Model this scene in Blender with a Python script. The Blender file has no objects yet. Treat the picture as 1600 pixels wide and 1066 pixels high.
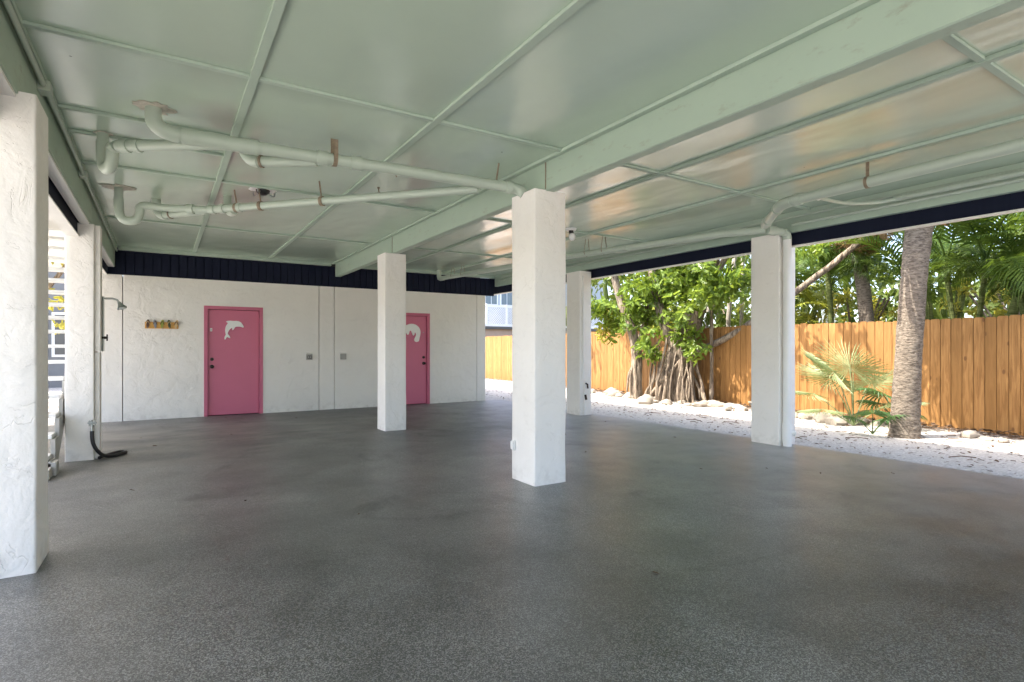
import bpy, bmesh, math, random
from mathutils import Vector, Matrix, noise
R = math.radians
rnd = random.Random(7)
sc = bpy.context.scene
col = sc.collection

# ------------------------------------------------------------------ materials
def new_mat(name):
    m = bpy.data.materials.new(name); m.use_nodes = True
    nt = m.node_tree; b = nt.nodes['Principled BSDF']
    return m, nt, b

class NT:
    """small node helper"""
    def __init__(s, nt): s.nt = nt
    def n(s, t, **kw):
        nd = s.nt.nodes.new(t)
        for k, v in kw.items(): setattr(nd, k, v)
        return nd
    def l(s, a, b): s.nt.links.new(a, b)
    def coord(s, scale=(1, 1, 1), obj=False):
        g = s.n('ShaderNodeNewGeometry') if not obj else s.n('ShaderNodeTexCoord')
        mp = s.n('ShaderNodeMapping'); mp.inputs['Scale'].default_value = scale
        s.l(g.outputs['Position' if not obj else 'Object'], mp.inputs['Vector'])
        return mp.outputs[0]
    def noise(s, vec, scale, detail=3, rough=.55, dist=0.):
        t = s.n('ShaderNodeTexNoise'); t.inputs['Scale'].default_value = scale
        t.inputs['Detail'].default_value = detail; t.inputs['Roughness'].default_value = rough
        t.inputs['Distortion'].default_value = dist
        s.l(vec, t.inputs['Vector']); return t.outputs['Fac']
    def vor(s, vec, scale, feature='F1', out='Distance'):
        t = s.n('ShaderNodeTexVoronoi', feature=feature); t.inputs['Scale'].default_value = scale
        s.l(vec, t.inputs['Vector']); return t.outputs[out]
    def m(s, op, a, b=None, c=None):
        nd = s.n('ShaderNodeMath', operation=op)
        for i, v in enumerate((a, b, c)):
            if v is None: continue
            if isinstance(v, (int, float)): nd.inputs[i].default_value = v
            else: s.l(v, nd.inputs[i])
        return nd.outputs[0]
    def rng(s, v, a, b, c=0., d=1., smooth=True):
        nd = s.n('ShaderNodeMapRange', interpolation_type='SMOOTHSTEP' if smooth else 'LINEAR')
        s.l(v, nd.inputs[0])
        for i, x in enumerate((a, b, c, d)): nd.inputs[i + 1].default_value = x
        return nd.outputs[0]
    def mix(s, f, a, b, bt='MIX'):
        nd = s.n('ShaderNodeMix', data_type='RGBA', blend_type=bt)
        if isinstance(f, (int, float)): nd.inputs[0].default_value = f
        else: s.l(f, nd.inputs[0])
        for i, x in ((6, a), (7, b)):
            if isinstance(x, tuple): nd.inputs[i].default_value = (*x, 1)
            else: s.l(x, nd.inputs[i])
        return nd.outputs[2]
    def bump(s, h, strength, dist, prev=None):
        nd = s.n('ShaderNodeBump'); nd.inputs['Strength'].default_value = strength
        nd.inputs['Distance'].default_value = dist
        s.l(h, nd.inputs['Height'])
        if prev is not None: s.l(prev, nd.inputs['Normal'])
        return nd.outputs[0]
    def sep(s, vec):
        nd = s.n('ShaderNodeSeparateXYZ'); s.l(vec, nd.inputs[0]); return nd.outputs

def simple(name, c, rough=.5, metal=0., var=.12, vs=6., spec=.5, bump=0., bs=40.):
    m, nt, b = new_mat(name); h = NT(nt)
    v = h.coord()
    f = h.noise(v, vs, 4)
    h.l(h.mix(f, tuple(x * (1 - var) for x in c), tuple(min(1, x * (1 + var)) for x in c)), b.inputs['Base Color'])
    b.inputs['Roughness'].default_value = rough; b.inputs['Metallic'].default_value = metal
    b.inputs['Specular IOR Level'].default_value = spec
    if bump: h.l(h.bump(h.noise(v, bs, 3), bump, .004), b.inputs['Normal'])
    return m

def stucco(name, c, line=.5):
    m, nt, b = new_mat(name); h = NT(nt)
    v = h.coord()
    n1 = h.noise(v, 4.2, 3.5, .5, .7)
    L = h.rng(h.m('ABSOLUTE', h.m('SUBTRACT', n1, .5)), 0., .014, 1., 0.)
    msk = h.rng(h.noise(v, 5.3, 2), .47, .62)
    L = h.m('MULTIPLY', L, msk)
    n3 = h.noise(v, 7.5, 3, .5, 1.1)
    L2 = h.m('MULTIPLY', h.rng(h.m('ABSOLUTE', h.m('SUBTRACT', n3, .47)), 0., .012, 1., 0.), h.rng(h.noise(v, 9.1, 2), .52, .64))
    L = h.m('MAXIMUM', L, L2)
    low = h.noise(v, 1.1, 3); grime = h.noise(v, 26, 5, .7)
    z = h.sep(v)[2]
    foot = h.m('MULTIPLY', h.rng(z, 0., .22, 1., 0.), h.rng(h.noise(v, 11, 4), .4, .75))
    base = h.mix(h.rng(low, .3, .7), tuple(x * .95 for x in c), c)
    base = h.mix(h.rng(grime, .62, .8, 0., .18), base, (.55, .50, .42))
    base = h.mix(h.m('MULTIPLY', L, line * .16), base, (.42, .39, .34))  # shade of the trowel creases painted into the colour
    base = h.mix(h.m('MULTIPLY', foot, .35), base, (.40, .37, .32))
    h.l(base, b.inputs['Base Color'])
    b.inputs['Roughness'].default_value = .62; b.inputs['Specular IOR Level'].default_value = .35
    relief = h.m('ADD', h.m('MULTIPLY', h.rng(n1, .3, .7), .6), h.m('MULTIPLY', h.noise(v, 13, 4), .5))
    relief = h.m('SUBTRACT', relief, h.m('MULTIPLY', L, .2))
    nb = h.bump(relief, .8, .014)
    nb = h.bump(h.noise(v, 90, 3, .6), .25, .003, nb)
    h.l(nb, b.inputs['Normal'])
    return m

M = {}
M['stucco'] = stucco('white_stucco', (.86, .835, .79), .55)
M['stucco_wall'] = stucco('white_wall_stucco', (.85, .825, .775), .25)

def green_paint(name, c, rough, wave, dirt=.0, spec=.5):
    m, nt, b = new_mat(name); h = NT(nt)
    v = h.coord()
    f = h.noise(v, 2.3, 4)
    base = h.mix(f, tuple(x * .93 for x in c), tuple(x * 1.05 for x in c))
    spk = h.rng(h.vor(h.coord((1, 1, .01)), 2.6), .016, .030, 1., 0.)           # nail heads and spots
    base = h.mix(h.m('MULTIPLY', spk, .8), base, (.12, .13, .11))
    if dirt:
        d = h.rng(h.noise(h.coord((2.2, 2.2, 6)), 2.2, 6, .7), .56, .74)
        base = h.mix(h.m('MULTIPLY', d, dirt), base, (.24, .21, .16))
    h.l(base, b.inputs['Base Color'])
    r = h.rng(h.noise(h.coord((.6, 2.0, 1)), 1.3, 2, .5), .3, .7, rough * .92, rough * 1.1)
    h.l(r, b.inputs['Roughness']); b.inputs['Specular IOR Level'].default_value = spec
    if spec > .9:
        b.inputs['Coat Weight'].default_value = .65; b.inputs['Coat Roughness'].default_value = .22
    nb = h.bump(h.noise(h.coord((1.0, .45, 1.0)), 1.6, 2, .45, .4), wave, .05)
    nb = h.bump(h.noise(h.coord((1, 12, 1)), 9, 4), .05, .004, nb)
    h.l(nb, b.inputs['Normal'])
    if spec > .9: h.l(nb, b.inputs['Coat Normal'])
    return m
GREEN = (.50, .615, .495)
M['ceiling'] = green_paint('glossy_green_ceiling_paint', GREEN, .23, .5, 0., 1.)
M['batten'] = green_paint('green_batten_paint', (.42, .515, .425), .8, .12, .15, .2)
M['beam'] = green_paint('green_beam_paint', (.385, .485, .39), .5, .08, .55)
M['pipe'] = simple('green_painted_pipe', (.43, .50, .42), .34, var=.06)
M['pipe_white'] = simple('white_painted_pipe', (.80, .80, .78), .4, var=.05)
M['rust'] = simple('rusty_strap', (.24, .19, .13), .8, var=.5, vs=40)
M['trim_white'] = simple('white_trim_paint', (.78, .77, .73), .45, var=.05)
M['white'] = simple('white_gloss', (.82, .82, .80), .35, var=.03)
M['scar'] = simple('torn_plaster_edge', (.50, .47, .40), .9, var=.6, vs=30)
M['pink'] = simple('pink_door_paint', (.58, .145, .235), .38, var=.06, vs=2.5, bump=.06, bs=25)
M['pink_trim'] = simple('pink_frame_paint', (.55, .135, .22), .42, var=.06, vs=4)
M['pink_dark'] = simple('door_gap', (.10, .012, .025), .8)
M['bronze'] = simple('dark_bronze_hardware', (.035, .028, .025), .35, .8)
M['chrome'] = simple('dull_nickel', (.36, .38, .36), .3, .9)
M['black'] = simple('black_rubber', (.012, .012, .013), .45)
M['grey_plastic'] = simple('grey_outlet_metal', (.36, .35, .32), .45, .3, vs=30)
M['dark_grey'] = simple('dark_grey_plastic', (.09, .09, .085), .5)
M['board'] = simple('orange_wood_board', (.66, .36, .09), .5, var=.3, vs=25)
M['ff_brown'] = simple('brown_sandal', (.10, .05, .035), .6)
M['ff_grey'] = simple('grey_sandal', (.25, .27, .31), .6)
M['ff_lime'] = simple('lime_sandal', (.34, .38, .06), .6)
M['ff_green'] = simple('dark_green_sandal', (.05, .07, .03), .6)
M['ff_tan'] = simple('tan_sandal', (.62, .44, .22), .6)
M['stair'] = simple('white_stair_paint', (.78, .78, .76), .5, var=.08)
M['stringer'] = simple('grey_stringer_paint', (.40, .39, .36), .6, var=.15, bump=.3)
M['rock'] = simple('pale_limestone', (.27, .235, .19), .9, var=.35, vs=9, bump=.9, bs=22)
M['wood_dark'] = simple('mulch', (.05, .035, .022), .95, var=.5, vs=60)
M['house_blue'] = simple('grey_blue_siding', (.44, .47, .49), .7)
M['pane'] = simple('grey_window_glass', (.16, .20, .22), .15)
M['house_grey'] = simple('grey_house_paint', (.16, .165, .17), .7)
M['house_tan'] = simple('tan_skirt', (.44, .33, .25), .8)
M['lattice'] = simple('white_lattice', (.80, .80, .79), .5)

def navy():
    m, nt, b = new_mat('navy_siding_paint'); h = NT(nt)
    v = h.coord()
    f = h.noise(h.coord((30, 30, 2)), 1, 4)
    h.l(h.mix(f, (.005, .0075, .021), (.010, .014, .034)), b.inputs['Base Color'])
    b.inputs['Roughness'].default_value = .75; b.inputs['Specular IOR Level'].default_value = .2
    h.l(h.bump(f, .2, .004), b.inputs['Normal'])
    return m
M['navy'] = navy()

def floor_mat():
    m, nt, b = new_mat('textured_grey_deck_coating'); h = NT(nt)
    v = h.coord()
    sv = h.coord((1, 1, 0.01))
    cell = h.vor(sv, 215, 'F1', 'Color')
    cs = h.m('MULTIPLY', h.sep(cell)[0], h.sep(cell)[1])
    d = h.vor(sv, 215)
    fine = h.noise(sv, 210, 3, .6)
    big = h.noise(sv, .55, 5, .6, .4); mid = h.noise(sv, 2.2, 6, .65)
    base = h.mix(h.rng(cs, .03, .6), (.043, .044, .042), (.245, .246, .236))
    base = h.mix(h.rng(fine, .35, .75, 0., .3), base, (.040, .039, .037))
    tone = h.m('ADD', h.rng(big, .32, .68, .66, 1.24), h.rng(mid, .3, .7, -.16, .16))
    vm = h.n('ShaderNodeVectorMath', operation='SCALE'); h.l(base, vm.inputs[0]); h.l(tone, vm.inputs['Scale'])
    base = vm.outputs[0]
    # worn pale concrete by the shower column, and water marks
    p = h.sep(v)
    dx = h.m('MULTIPLY', h.m('SUBTRACT', p[0], .2), .75); dy = h.m('SUBTRACT', p[1], 9.2)
    rad = h.m('SQRT', h.m('ADD', h.m('MULTIPLY', dx, dx), h.m('MULTIPLY', dy, dy)))
    worn = h.m('MULTIPLY', h.rng(rad, .5, 3.4, 1., 0.), h.rng(h.noise(h.coord((.7, 1.6, .01)), 1.3, 6, .65, .6), .36, .66))
    base = h.mix(h.m('MULTIPLY', worn, .62), base, (.24, .22, .19))
    st = h.rng(h.noise(sv, .75, 7, .68, 1.4), .54, .70, 0., .38)
    base = h.mix(st, base, (.030, .030, .029))
    edge_sheen = h.m('MULTIPLY', h.rng(h.m('ADD', p[0], h.m('MULTIPLY', mid, 2.6)), 4.6, 8.6, 0., .75), h.rng(h.noise(sv, 3.1, 7, .7), .25, .6, .55, 1.))
    base = h.mix(edge_sheen, base, (.36, .35, .33))  # pale sheen toward the gravel edge painted into the floor colour
    h.l(base, b.inputs['Base Color'])
    far = h.rng(h.m('ADD', p[1], h.m('MULTIPLY', big, 3.)), 6.5, 9.5)
    r = h.rng(h.noise(sv, 1.6, 2, .5), .25, .75, .285, .37)
    r = h.m('ADD', r, h.m('MULTIPLY', far, .16))
    r = h.m('ADD', r, h.m('MULTIPLY', st, .22))
    h.l(r, b.inputs['Roughness'])
    b.inputs['Specular IOR Level'].default_value = 1.0
    b.inputs['Coat Weight'].default_value = 0.
    nb = h.bump(h.m('ADD', h.m('MULTIPLY', d, 1.0), h.m('MULTIPLY', fine, .6)), .26, .0035)
    nb = h.bump(h.noise(sv, 1.4, 3), .12, .03, nb)
    nb = h.bump(h.noise(sv, 38, 4, .6), .10, .005, nb)
    h.l(nb, b.inputs['Normal']); h.l(nb, b.inputs['Coat Normal'])
    return m
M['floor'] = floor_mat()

def ground_mat():
    m, nt, b = new_mat('white_shell_gravel'); h = NT(nt)
    sv = h.coord((1, 1, .01))
    c1 = h.sep(h.vor(sv, 48, 'F1', 'Color')); d1 = h.vor(sv, 48)
    base = h.mix(c1[0], (.40, .375, .34), (.65, .625, .585))
    base = h.mix(h.rng(d1, .35, .75, 0., .45), base, (.40, .37, .32))
    c2 = h.sep(h.vor(sv, 17, 'F1', 'Color')); d2 = h.vor(h.coord((1, .6, .01)), 17)
    spk = h.m('MULTIPLY', h.rng(d2, .18, .28, 1., 0.), h.rng(c2[1], .55, .62))
    base = h.mix(spk, base, (.07, .055, .04))
    tone = h.rng(h.noise(sv, .9, 5), .35, .7, 0., .2)
    base = h.mix(tone, base, (.52, .48, .41))
    p = h.sep(h.coord())
    # mulch litter under the planting by the fence, lawn beyond the yard
    edge = h.m('ADD', h.m('SUBTRACT', p[0], h.m('MULTIPLY', p[1], .066)), h.m('MULTIPLY', h.noise(sv, 2.5, 5), 1.1))
    mul = h.m('MULTIPLY', h.rng(edge, 10.72, 11.1), h.rng(h.noise(sv, 9, 5, .7), .36, .5))
    base = h.mix(mul, base, (.075, .05, .032))
    r2 = h.m('SQRT', h.m('ADD', h.m('MULTIPLY', p[0], p[0]), h.m('MULTIPLY', p[1], p[1])))
    far = h.rng(r2, 34, 60)
    base = h.mix(far, base, (.12, .14, .06))
    h.l(base, b.inputs['Base Color'])
    b.inputs['Roughness'].default_value = .9; b.inputs['Specular IOR Level'].default_value = .2
    h.l(h.bump(h.m('SUBTRACT', 1., d1), .7, .015), b.inputs['Normal'])
    return m
M['ground'] = ground_mat()

def fence_mat():
    m, nt, b = new_mat('stained_cedar_boards'); h = NT(nt)
    at = h.n('ShaderNodeAttribute', attribute_name='board'); bid = at.outputs['Fac']
    wn = h.n('ShaderNodeTexWhiteNoise', noise_dimensions='1D'); h.l(bid, wn.inputs['W'])
    tone = wn.outputs['Value']
    off = h.n('ShaderNodeCombineXYZ'); h.l(h.m('MULTIPLY', tone, 37.), off.inputs[2])
    va = h.n('ShaderNodeVectorMath', operation='ADD'); h.l(h.coord((9, 9, .7)), va.inputs[0]); h.l(off.outputs[0], va.inputs[1])
    g = h.noise(va.outputs[0], 3.0, 5, .6, .9)
    base = h.mix(h.rng(g, .3, .72), (.215, .103, .030), (.41, .215, .074))
    base = h.mix(h.rng(tone, 0., 1., 0., .7), base, (.24, .12, .036))
    va2 = h.n('ShaderNodeVectorMath', operation='ADD'); h.l(h.coord((5, 5, 2.6)), va2.inputs[0]); h.l(off.outputs[0], va2.inputs[1])
    k = h.rng(h.vor(va2.outputs[0], 1.0), .07, .13, 1., 0.)
    base = h.mix(h.m('MULTIPLY', k, .7), base, (.10, .04, .015))
    h.l(base, b.inputs['Base Color']); b.inputs['Roughness'].default_value = .65
    b.inputs['Specular IOR Level'].default_value = .25
    h.l(h.bump(g, .3, .006), b.inputs['Normal'])
    return m
M['fence'] = fence_mat()

def bark(name, a, c, vs=(6, 6, 22), sc_=1.5):
    m, nt, b = new_mat(name); h = NT(nt)
    v = h.coord(vs)
    g = h.noise(v, sc_, 6, .65, .6); g2 = h.noise(h.coord(), 2.2, 4)
    base = h.mix(h.rng(g, .32, .66), a, c)
    base = h.mix(h.rng(g2, .5, .75, 0., .5), base, tuple(x * .55 for x in c))
    h.l(base, b.inputs['Base Color']); b.inputs['Roughness'].default_value = .9
    b.inputs['Specular IOR Level'].default_value = .15
    h.l(h.bump(g, .9, .02), b.inputs['Normal'])
    return m
M['palm_bark'] = bark('grey_palm_bark', (.085, .066, .05), (.27, .225, .175), (8, 8, 26), 1.8)
M['fig_bark'] = bark('pale_fig_bark', (.07, .052, .038), (.34, .275, .205), (14, 14, 2.2))
M['pale_bark'] = bark('pale_smooth_bark', (.24, .21, .17), (.46, .42, .36), (14, 14, 3))
M['stem'] = bark('green_palm_stem', (.06, .08, .02), (.15, .17, .06), (4, 4, 30))
M['dead'] = bark('dead_palm_frond', (.16, .09, .035), (.34, .22, .10), (10, 10, 3))

def leaf(name, c1, c2, rough=.42, trans=.35):
    m, nt, b = new_mat(name); h = NT(nt)
    f = h.noise(h.coord(), 3.1, 3); f2 = h.noise(h.coord(), 17, 2)
    base = h.mix(h.rng(h.m('ADD', h.m('MULTIPLY', f, .5), h.m('MULTIPLY', f2, .5)), .36, .64), c1, c2)
    h.l(base, b.inputs['Base Color']); b.inputs['Roughness'].default_value = rough; b.inputs['Specular IOR Level'].default_value = .3
    tr = h.n('ShaderNodeBsdfTranslucent')
    h.l(h.mix(.5, base, (min(1, c2[0] * 2.2), min(1, c2[1] * 2.), c2[2])), tr.inputs['Color'])
    mx = h.n('ShaderNodeMixShader'); mx.inputs[0].default_value = trans
    h.l(b.outputs[0], mx.inputs[1]); h.l(tr.outputs[0], mx.inputs[2])
    h.l(mx.outputs[0], nt.nodes['Material Output'].inputs['Surface'])
    return m
M['fig_leaf'] = leaf('glossy_fig_leaf', (.05, .10, .014), (.21, .29, .05), .36)
M['areca'] = leaf('areca_leaf', (.030, .068, .010), (.105, .165, .026), .5)
M['areca_yellow'] = leaf('yellow_green_palm_leaf', (.14, .19, .022), (.32, .33, .05), .45)
M['fan'] = leaf('silvery_fan_leaf', (.15, .20, .085), (.30, .35, .19), .45)
M['fan_dark'] = leaf('dark_fan_leaf', (.035, .085, .025), (.075, .14, .045), .4)
M['bush'] = leaf('bush_leaf', (.05, .085, .016), (.13, .17, .035), .5)
M['bush_yellow'] = leaf('yellow_bush_leaf', (.20, .22, .03), (.42, .38, .08), .5)
M['litter'] = simple('dry_leaf_litter', (.11, .065, .035), .9, var=.7, vs=20)

# ------------------------------------------------------------------ mesh tools
class MB:
    def __init__(s): s.v = []; s.f = []; s.a = None
    def add(s, vs, fs):
        o = len(s.v); s.v += [Vector(p) for p in vs]; s.f += [tuple(i + o for i in f) for f in fs]; return s
    def box(s, x0, x1, y0, y1, z0, z1):
        vs = [(x, y, z) for x in (x0, x1) for y in (y0, y1) for z in (z0, z1)]
        return s.add(vs, [(0, 1, 3, 2), (4, 6, 7, 5), (0, 4, 5, 1), (2, 3, 7, 6), (0, 2, 6, 4), (1, 5, 7, 3)])
    def tube(s, pts, r, n=12, cap=True):
        pts = [Vector(p) for p in pts]
        rr = r if isinstance(r, (list, tuple)) else [r] * len(pts)
        rings = []; up = None
        for i, p in enumerate(pts):
            t = (pts[min(i + 1, len(pts) - 1)] - pts[max(i - 1, 0)])
            if t.length < 1e-9: t = Vector((0, 0, 1))
            t.normalize()
            if up is None:
                up = Vector((0, 0, 1)) if abs(t.z) < .9 else Vector((1, 0, 0))
            up = (up - t * up.dot(t))
            if up.length < 1e-6: up = t.orthogonal()
            up.normalize(); sd = t.cross(up)
            rings.append([p + (up * math.cos(k * 2 * math.pi / n) + sd * math.sin(k * 2 * math.pi / n)) * rr[i] for k in range(n)])
        vs = [q for g in rings for q in g]; fs = []
        for i in range(len(rings) - 1):
            for k in range(n):
                a = i * n + k; b = i * n + (k + 1) % n
                fs.append((a, b, b + n, a + n))
        if cap:
            fs.append(tuple(reversed(range(n)))); o = (len(rings) - 1) * n
            fs.append(tuple(range(o, o + n)))
        return s.add(vs, fs)
    def prism(s, outline, axis, a0, a1):
        """outline of 2-D points extruded along axis ('x','y','z') from a0 to a1"""
        def mk(p, a):
            return {'x': (a, p[0], p[1]), 'y': (p[0], a, p[1]), 'z': (p[0], p[1], a)}[axis]
        n = len(outline)
        vs = [mk(p, a0) for p in outline] + [mk(p, a1) for p in outline]
        fs = [tuple(range(n)), tuple(reversed(range(n, 2 * n)))]
        fs += [(i, i + n, (i + 1) % n + n, (i + 1) % n) for i in range(n)]
        return s.add(vs, fs)
    def ellipsoid(s, c, r, nu=12, nv=8):
        c = Vector(c); vs = []; fs = []
        for j in range(nv + 1):
            th = math.pi * j / nv
            for i in range(nu):
                ph = 2 * math.pi * i / nu
                vs.append(c + Vector((r[0] * math.sin(th) * math.cos(ph), r[1] * math.sin(th) * math.sin(ph), r[2] * math.cos(th))))
        for j in range(nv):
            for i in range(nu):
                fs.append((j * nu + i, (j + 1) * nu + i, (j + 1) * nu + (i + 1) % nu, j * nu + (i + 1) % nu))
        return s.add(vs, fs)

ORG = {}
def root(name, loc, label=None, cat=None, group=None, kind=None):
    o = bpy.data.objects.new(name, None); col.objects.link(o); o.location = loc
    o.empty_display_size = .2
    ORG[o] = Vector(loc)
    tag(o, label, cat, group, kind); return o
def tag(o, label=None, cat=None, group=None, kind=None):
    if label: o['label'] = label
    if cat: o['category'] = cat
    if group: o['group'] = group
    if kind: o['kind'] = kind
def obj(name, mb, mat, parent=None, smooth=False, bevel=0., origin=None):
    org = ORG.get(parent, Vector()) if parent else Vector(origin or (0, 0, 0))
    me = bpy.data.meshes.new(name)
    me.from_pydata([tuple(v - org) for v in mb.v], [], mb.f)
    if mb.a is not None:
        at = me.attributes.new('board', 'FLOAT', 'FACE'); at.data.foreach_set('value', mb.a)
    bm = bmesh.new(); bm.from_mesh(me)
    bmesh.ops.remove_doubles(bm, verts=bm.verts, dist=1e-6)
    if mb.a is None and name not in LEAFY: bmesh.ops.recalc_face_normals(bm, faces=bm.faces)
    bm.to_mesh(me); bm.free()
    me.materials.append(mat)
    if smooth:
        me.polygons.foreach_set('use_smooth', [True] * len(me.polygons))
        try: me.set_sharp_from_angle(angle=R(38))
        except Exception: pass
    o = bpy.data.objects.new(name, me); col.objects.link(o)
    if parent:
        o.parent = parent; ORG[o] = org
    else:
        o.location = org; ORG[o] = org
    if bevel:
        b = o.modifiers.new('bevel', 'BEVEL'); b.width = bevel; b.segments = 2; b.limit_method = 'ANGLE'; b.angle_limit = R(40)
    return o
LEAFY = {'crown', 'frond', 'leaf', 'foliage', 'fan_leaf', 'dead_frond', 'tree_line', 'leaf_litter'}

def arc(p0, pc, p1, n=7):
    """quadratic bend from p0 to p1 with the corner pc"""
    p0, pc, p1 = Vector(p0), Vector(pc), Vector(p1)
    return [(1 - t) ** 2 * p0 + 2 * t * (1 - t) * pc + t * t * p1 for t in [i / (n - 1) for i in range(n)]]

def wobble_box(x0, x1, y0, y1, z0, z1, rad=.014, amp=.006, seed=0):
    """hand-trowelled stucco block: rounded plan, rings up the height, slightly uneven"""
    mb = MB(); prof = []
    for cx, cy, a0 in ((x1 - rad, y1 - rad, 0), (x0 + rad, y1 - rad, 90), (x0 + rad, y0 + rad, 180), (x1 - rad, y0 + rad, 270)):
        for k in range(4):
            a = R(a0 + 30 * k); prof.append((cx + rad * math.cos(a), cy + rad * math.sin(a)))
    # extra points along each side
    full = []
    for i, p in enumerate(prof):
        q = prof[(i + 1) % len(prof)]; full.append(p)
        if (Vector(p) - Vector(q)).length > .1:
            for t in (.2, .4, .6, .8): full.append((p[0] + (q[0] - p[0]) * t, p[1] + (q[1] - p[1]) * t))
    n = len(full); nz = 34; vs = []; fs = []
    cx, cy = (x0 + x1) / 2, (y0 + y1) / 2
    for j in range(nz + 1):
        z = z0 + (z1 - z0) * j / nz
        for (x, y) in full:
            d = noise.noise(Vector((x * 2.5 + seed, y * 2.5, z * 1.6))) * amp + noise.noise(Vector((x * 9 + seed, y * 9, z * 7))) * amp * .45
            u = Vector((x - cx, y - cy)).normalized()
            vs.append((x + u.x * d, y + u.y * d, z))
    for j in range(nz):
        for i in range(n):
            a = j * n + i; b = j * n + (i + 1) % n
            fs.append((a, b, b + n, a + n))
    fs.append(tuple(reversed(range(n)))); fs.append(tuple(range(nz * n, nz * n + n)))
    return mb.add(vs, fs)

# ------------------------------------------------------------------ world, sun, camera
SUN = Vector((-.92, .42, 1.62)).normalized()
w = bpy.data.worlds.new('World'); sc.world = w; w.use_nodes = True
bg = w.node_tree.nodes['Background']
sky = w.node_tree.nodes.new('ShaderNodeTexSky'); sky.sky_type = 'NISHITA'; sky.sun_disc = False
sky.sun_elevation = math.asin(SUN.z); sky.sun_rotation = math.atan2(SUN.x, SUN.y)
sky.dust_density = 3.5; sky.ozone_density = .3; sky.air_density = .8
w.node_tree.links.new(sky.outputs[0], bg.inputs['Color']); bg.inputs['Strength'].default_value = .15
sl = bpy.data.lights.new('sun', 'SUN'); sl.energy = 2.2; sl.angle = R(.5); sl.color = (1., .95, .87)
so = bpy.data.objects.new('sun', sl); col.objects.link(so); so.rotation_euler = SUN.to_track_quat('Z', 'Y').to_euler()
so.location = (-10, 4, 20)
cd = bpy.data.cameras.new('camera'); cd.sensor_width = 36; cd.lens = 36 * 871 / 1600; cd.shift_y = 11 / 1600
cd.clip_end = 2000; cd.clip_start = .05
co = bpy.data.objects.new('camera', cd); col.objects.link(co); co.location = (0, 0, 1.3)
co.rotation_euler = (R(90), 0, R(-32.18)); sc.camera = co
sc.view_settings.view_transform = 'Standard'; sc.view_settings.look = 'None'; sc.view_settings.gamma = 1
sc.view_settings.exposure = 2.6
sc.render.engine = 'CYCLES'
sc.cycles.use_denoising = True
sc.cycles.max_bounces = 10; sc.cycles.diffuse_bounces = 7; sc.cycles.glossy_bounces = 4
sc.cycles.sample_clamp_indirect = 6
sc.cycles.use_fast_gi = False

# ------------------------------------------------------------------ ground and floor slab
mb = MB()
n = 96; rings = [0, 4, 8, 14, 22, 40, 80, 200, 600]
vs = [(3, 4, -.03)]; fs = []
for j, r in enumerate(rings[1:]):
    for k in range(n):
        a = 2 * math.pi * k / n; vs.append((3 + r * math.cos(a), 4 + r * math.sin(a), -.03))
for k in range(n): fs.append((0, 1 + k, 1 + (k + 1) % n))
for j in range(len(rings) - 2):
    for k in range(n):
        a = 1 + j * n + k; b = 1 + j * n + (k + 1) % n; fs.append((a, a + n, b + n, b))
g = obj('ground', mb.add(vs, fs), M['ground']); tag(g, kind='structure')
mb = MB().box(-2.7, 7.24, -3.2, 12.06, -.16, 0)
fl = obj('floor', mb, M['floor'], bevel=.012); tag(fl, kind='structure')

# ------------------------------------------------------------------ columns
COLS = [(-1.02, -.61, 4.19, 4.60, 2.765, 'white stucco column nearest on the left, cropped by the picture edge'),
        (2.965, 3.335, 4.31, 4.72, 2.80, 'white stucco column standing in the middle of the floor, drain pipe meeting its top'),
        (2.955, 3.305, 8.42, 8.78, 2.79, 'slimmer white stucco column in front of the wall, hiding part of the manatee door'),
        (6.95, 7.33, 4.38, 4.80, 2.83, 'white stucco column at the right floor edge with a white downpipe on it'),
        (6.83, 7.12, 8.40, 8.82, 2.79, 'narrow white stucco column at the gravel edge with a hose bib on it')]
for i, c in enumerate(COLS):
    cx, cy = (c[0] + c[1]) / 2, (c[2] + c[3]) / 2
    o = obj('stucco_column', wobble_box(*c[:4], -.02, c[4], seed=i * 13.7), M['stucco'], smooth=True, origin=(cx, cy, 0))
    tag(o, c[5], 'column', 'white stucco columns under the house')
# column with the shower: shaft plus boxed pipe chase
c = root('stucco_column', (-.77, 8.27, 0), 'white stucco column carrying the outdoor shower and hose tap', 'column', 'white stucco columns under the house')
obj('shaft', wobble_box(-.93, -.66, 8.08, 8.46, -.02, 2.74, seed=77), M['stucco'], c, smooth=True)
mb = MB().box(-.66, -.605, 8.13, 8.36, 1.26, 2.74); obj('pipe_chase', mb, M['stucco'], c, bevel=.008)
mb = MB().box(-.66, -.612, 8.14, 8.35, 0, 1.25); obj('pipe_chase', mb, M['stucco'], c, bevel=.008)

# ------------------------------------------------------------------ ceiling and beams
H = 3.09
c = root('ceiling', (3.2, 3, H), 'pale green plywood ceiling over the carport, divided by battens', 'ceiling')
X0, X1, Y0, Y1 = -.80, 7.20, -2.8, 12.10
obj('panel', MB().box(X0, X1, Y0, Y1, H, H + .05), M['ceiling'], c)
bw = .028
def batten(x0, x1, y0, y1, t=.022):
    obj('batten', MB().box(x0, x1, y0, y1, H - t, H - .001), M['batten'], c, bevel=.003)
for x in (.517, 1.82): batten(x - bw, x + bw, Y0, 11.94, .024)
for x in (4.31, 5.62): batten(x - bw, x + bw, Y0, 11.94, .030)
for y in (-1.3, 1.37, 4.01, 6.69, 9.32):
    for a, b in ((-.66, .517 - bw), (.517 + bw, 1.82 - bw), (1.82 + bw, 3.05), (3.22, 4.31 - bw), (4.31 + bw, 5.62 - bw), (5.62 + bw, 7.05)):
        batten(a, b, y - bw * .8, y + bw * .8)
for y in (5.24, 5.78): batten(-.66, .517 - bw, y - .02, y + .02)
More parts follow.
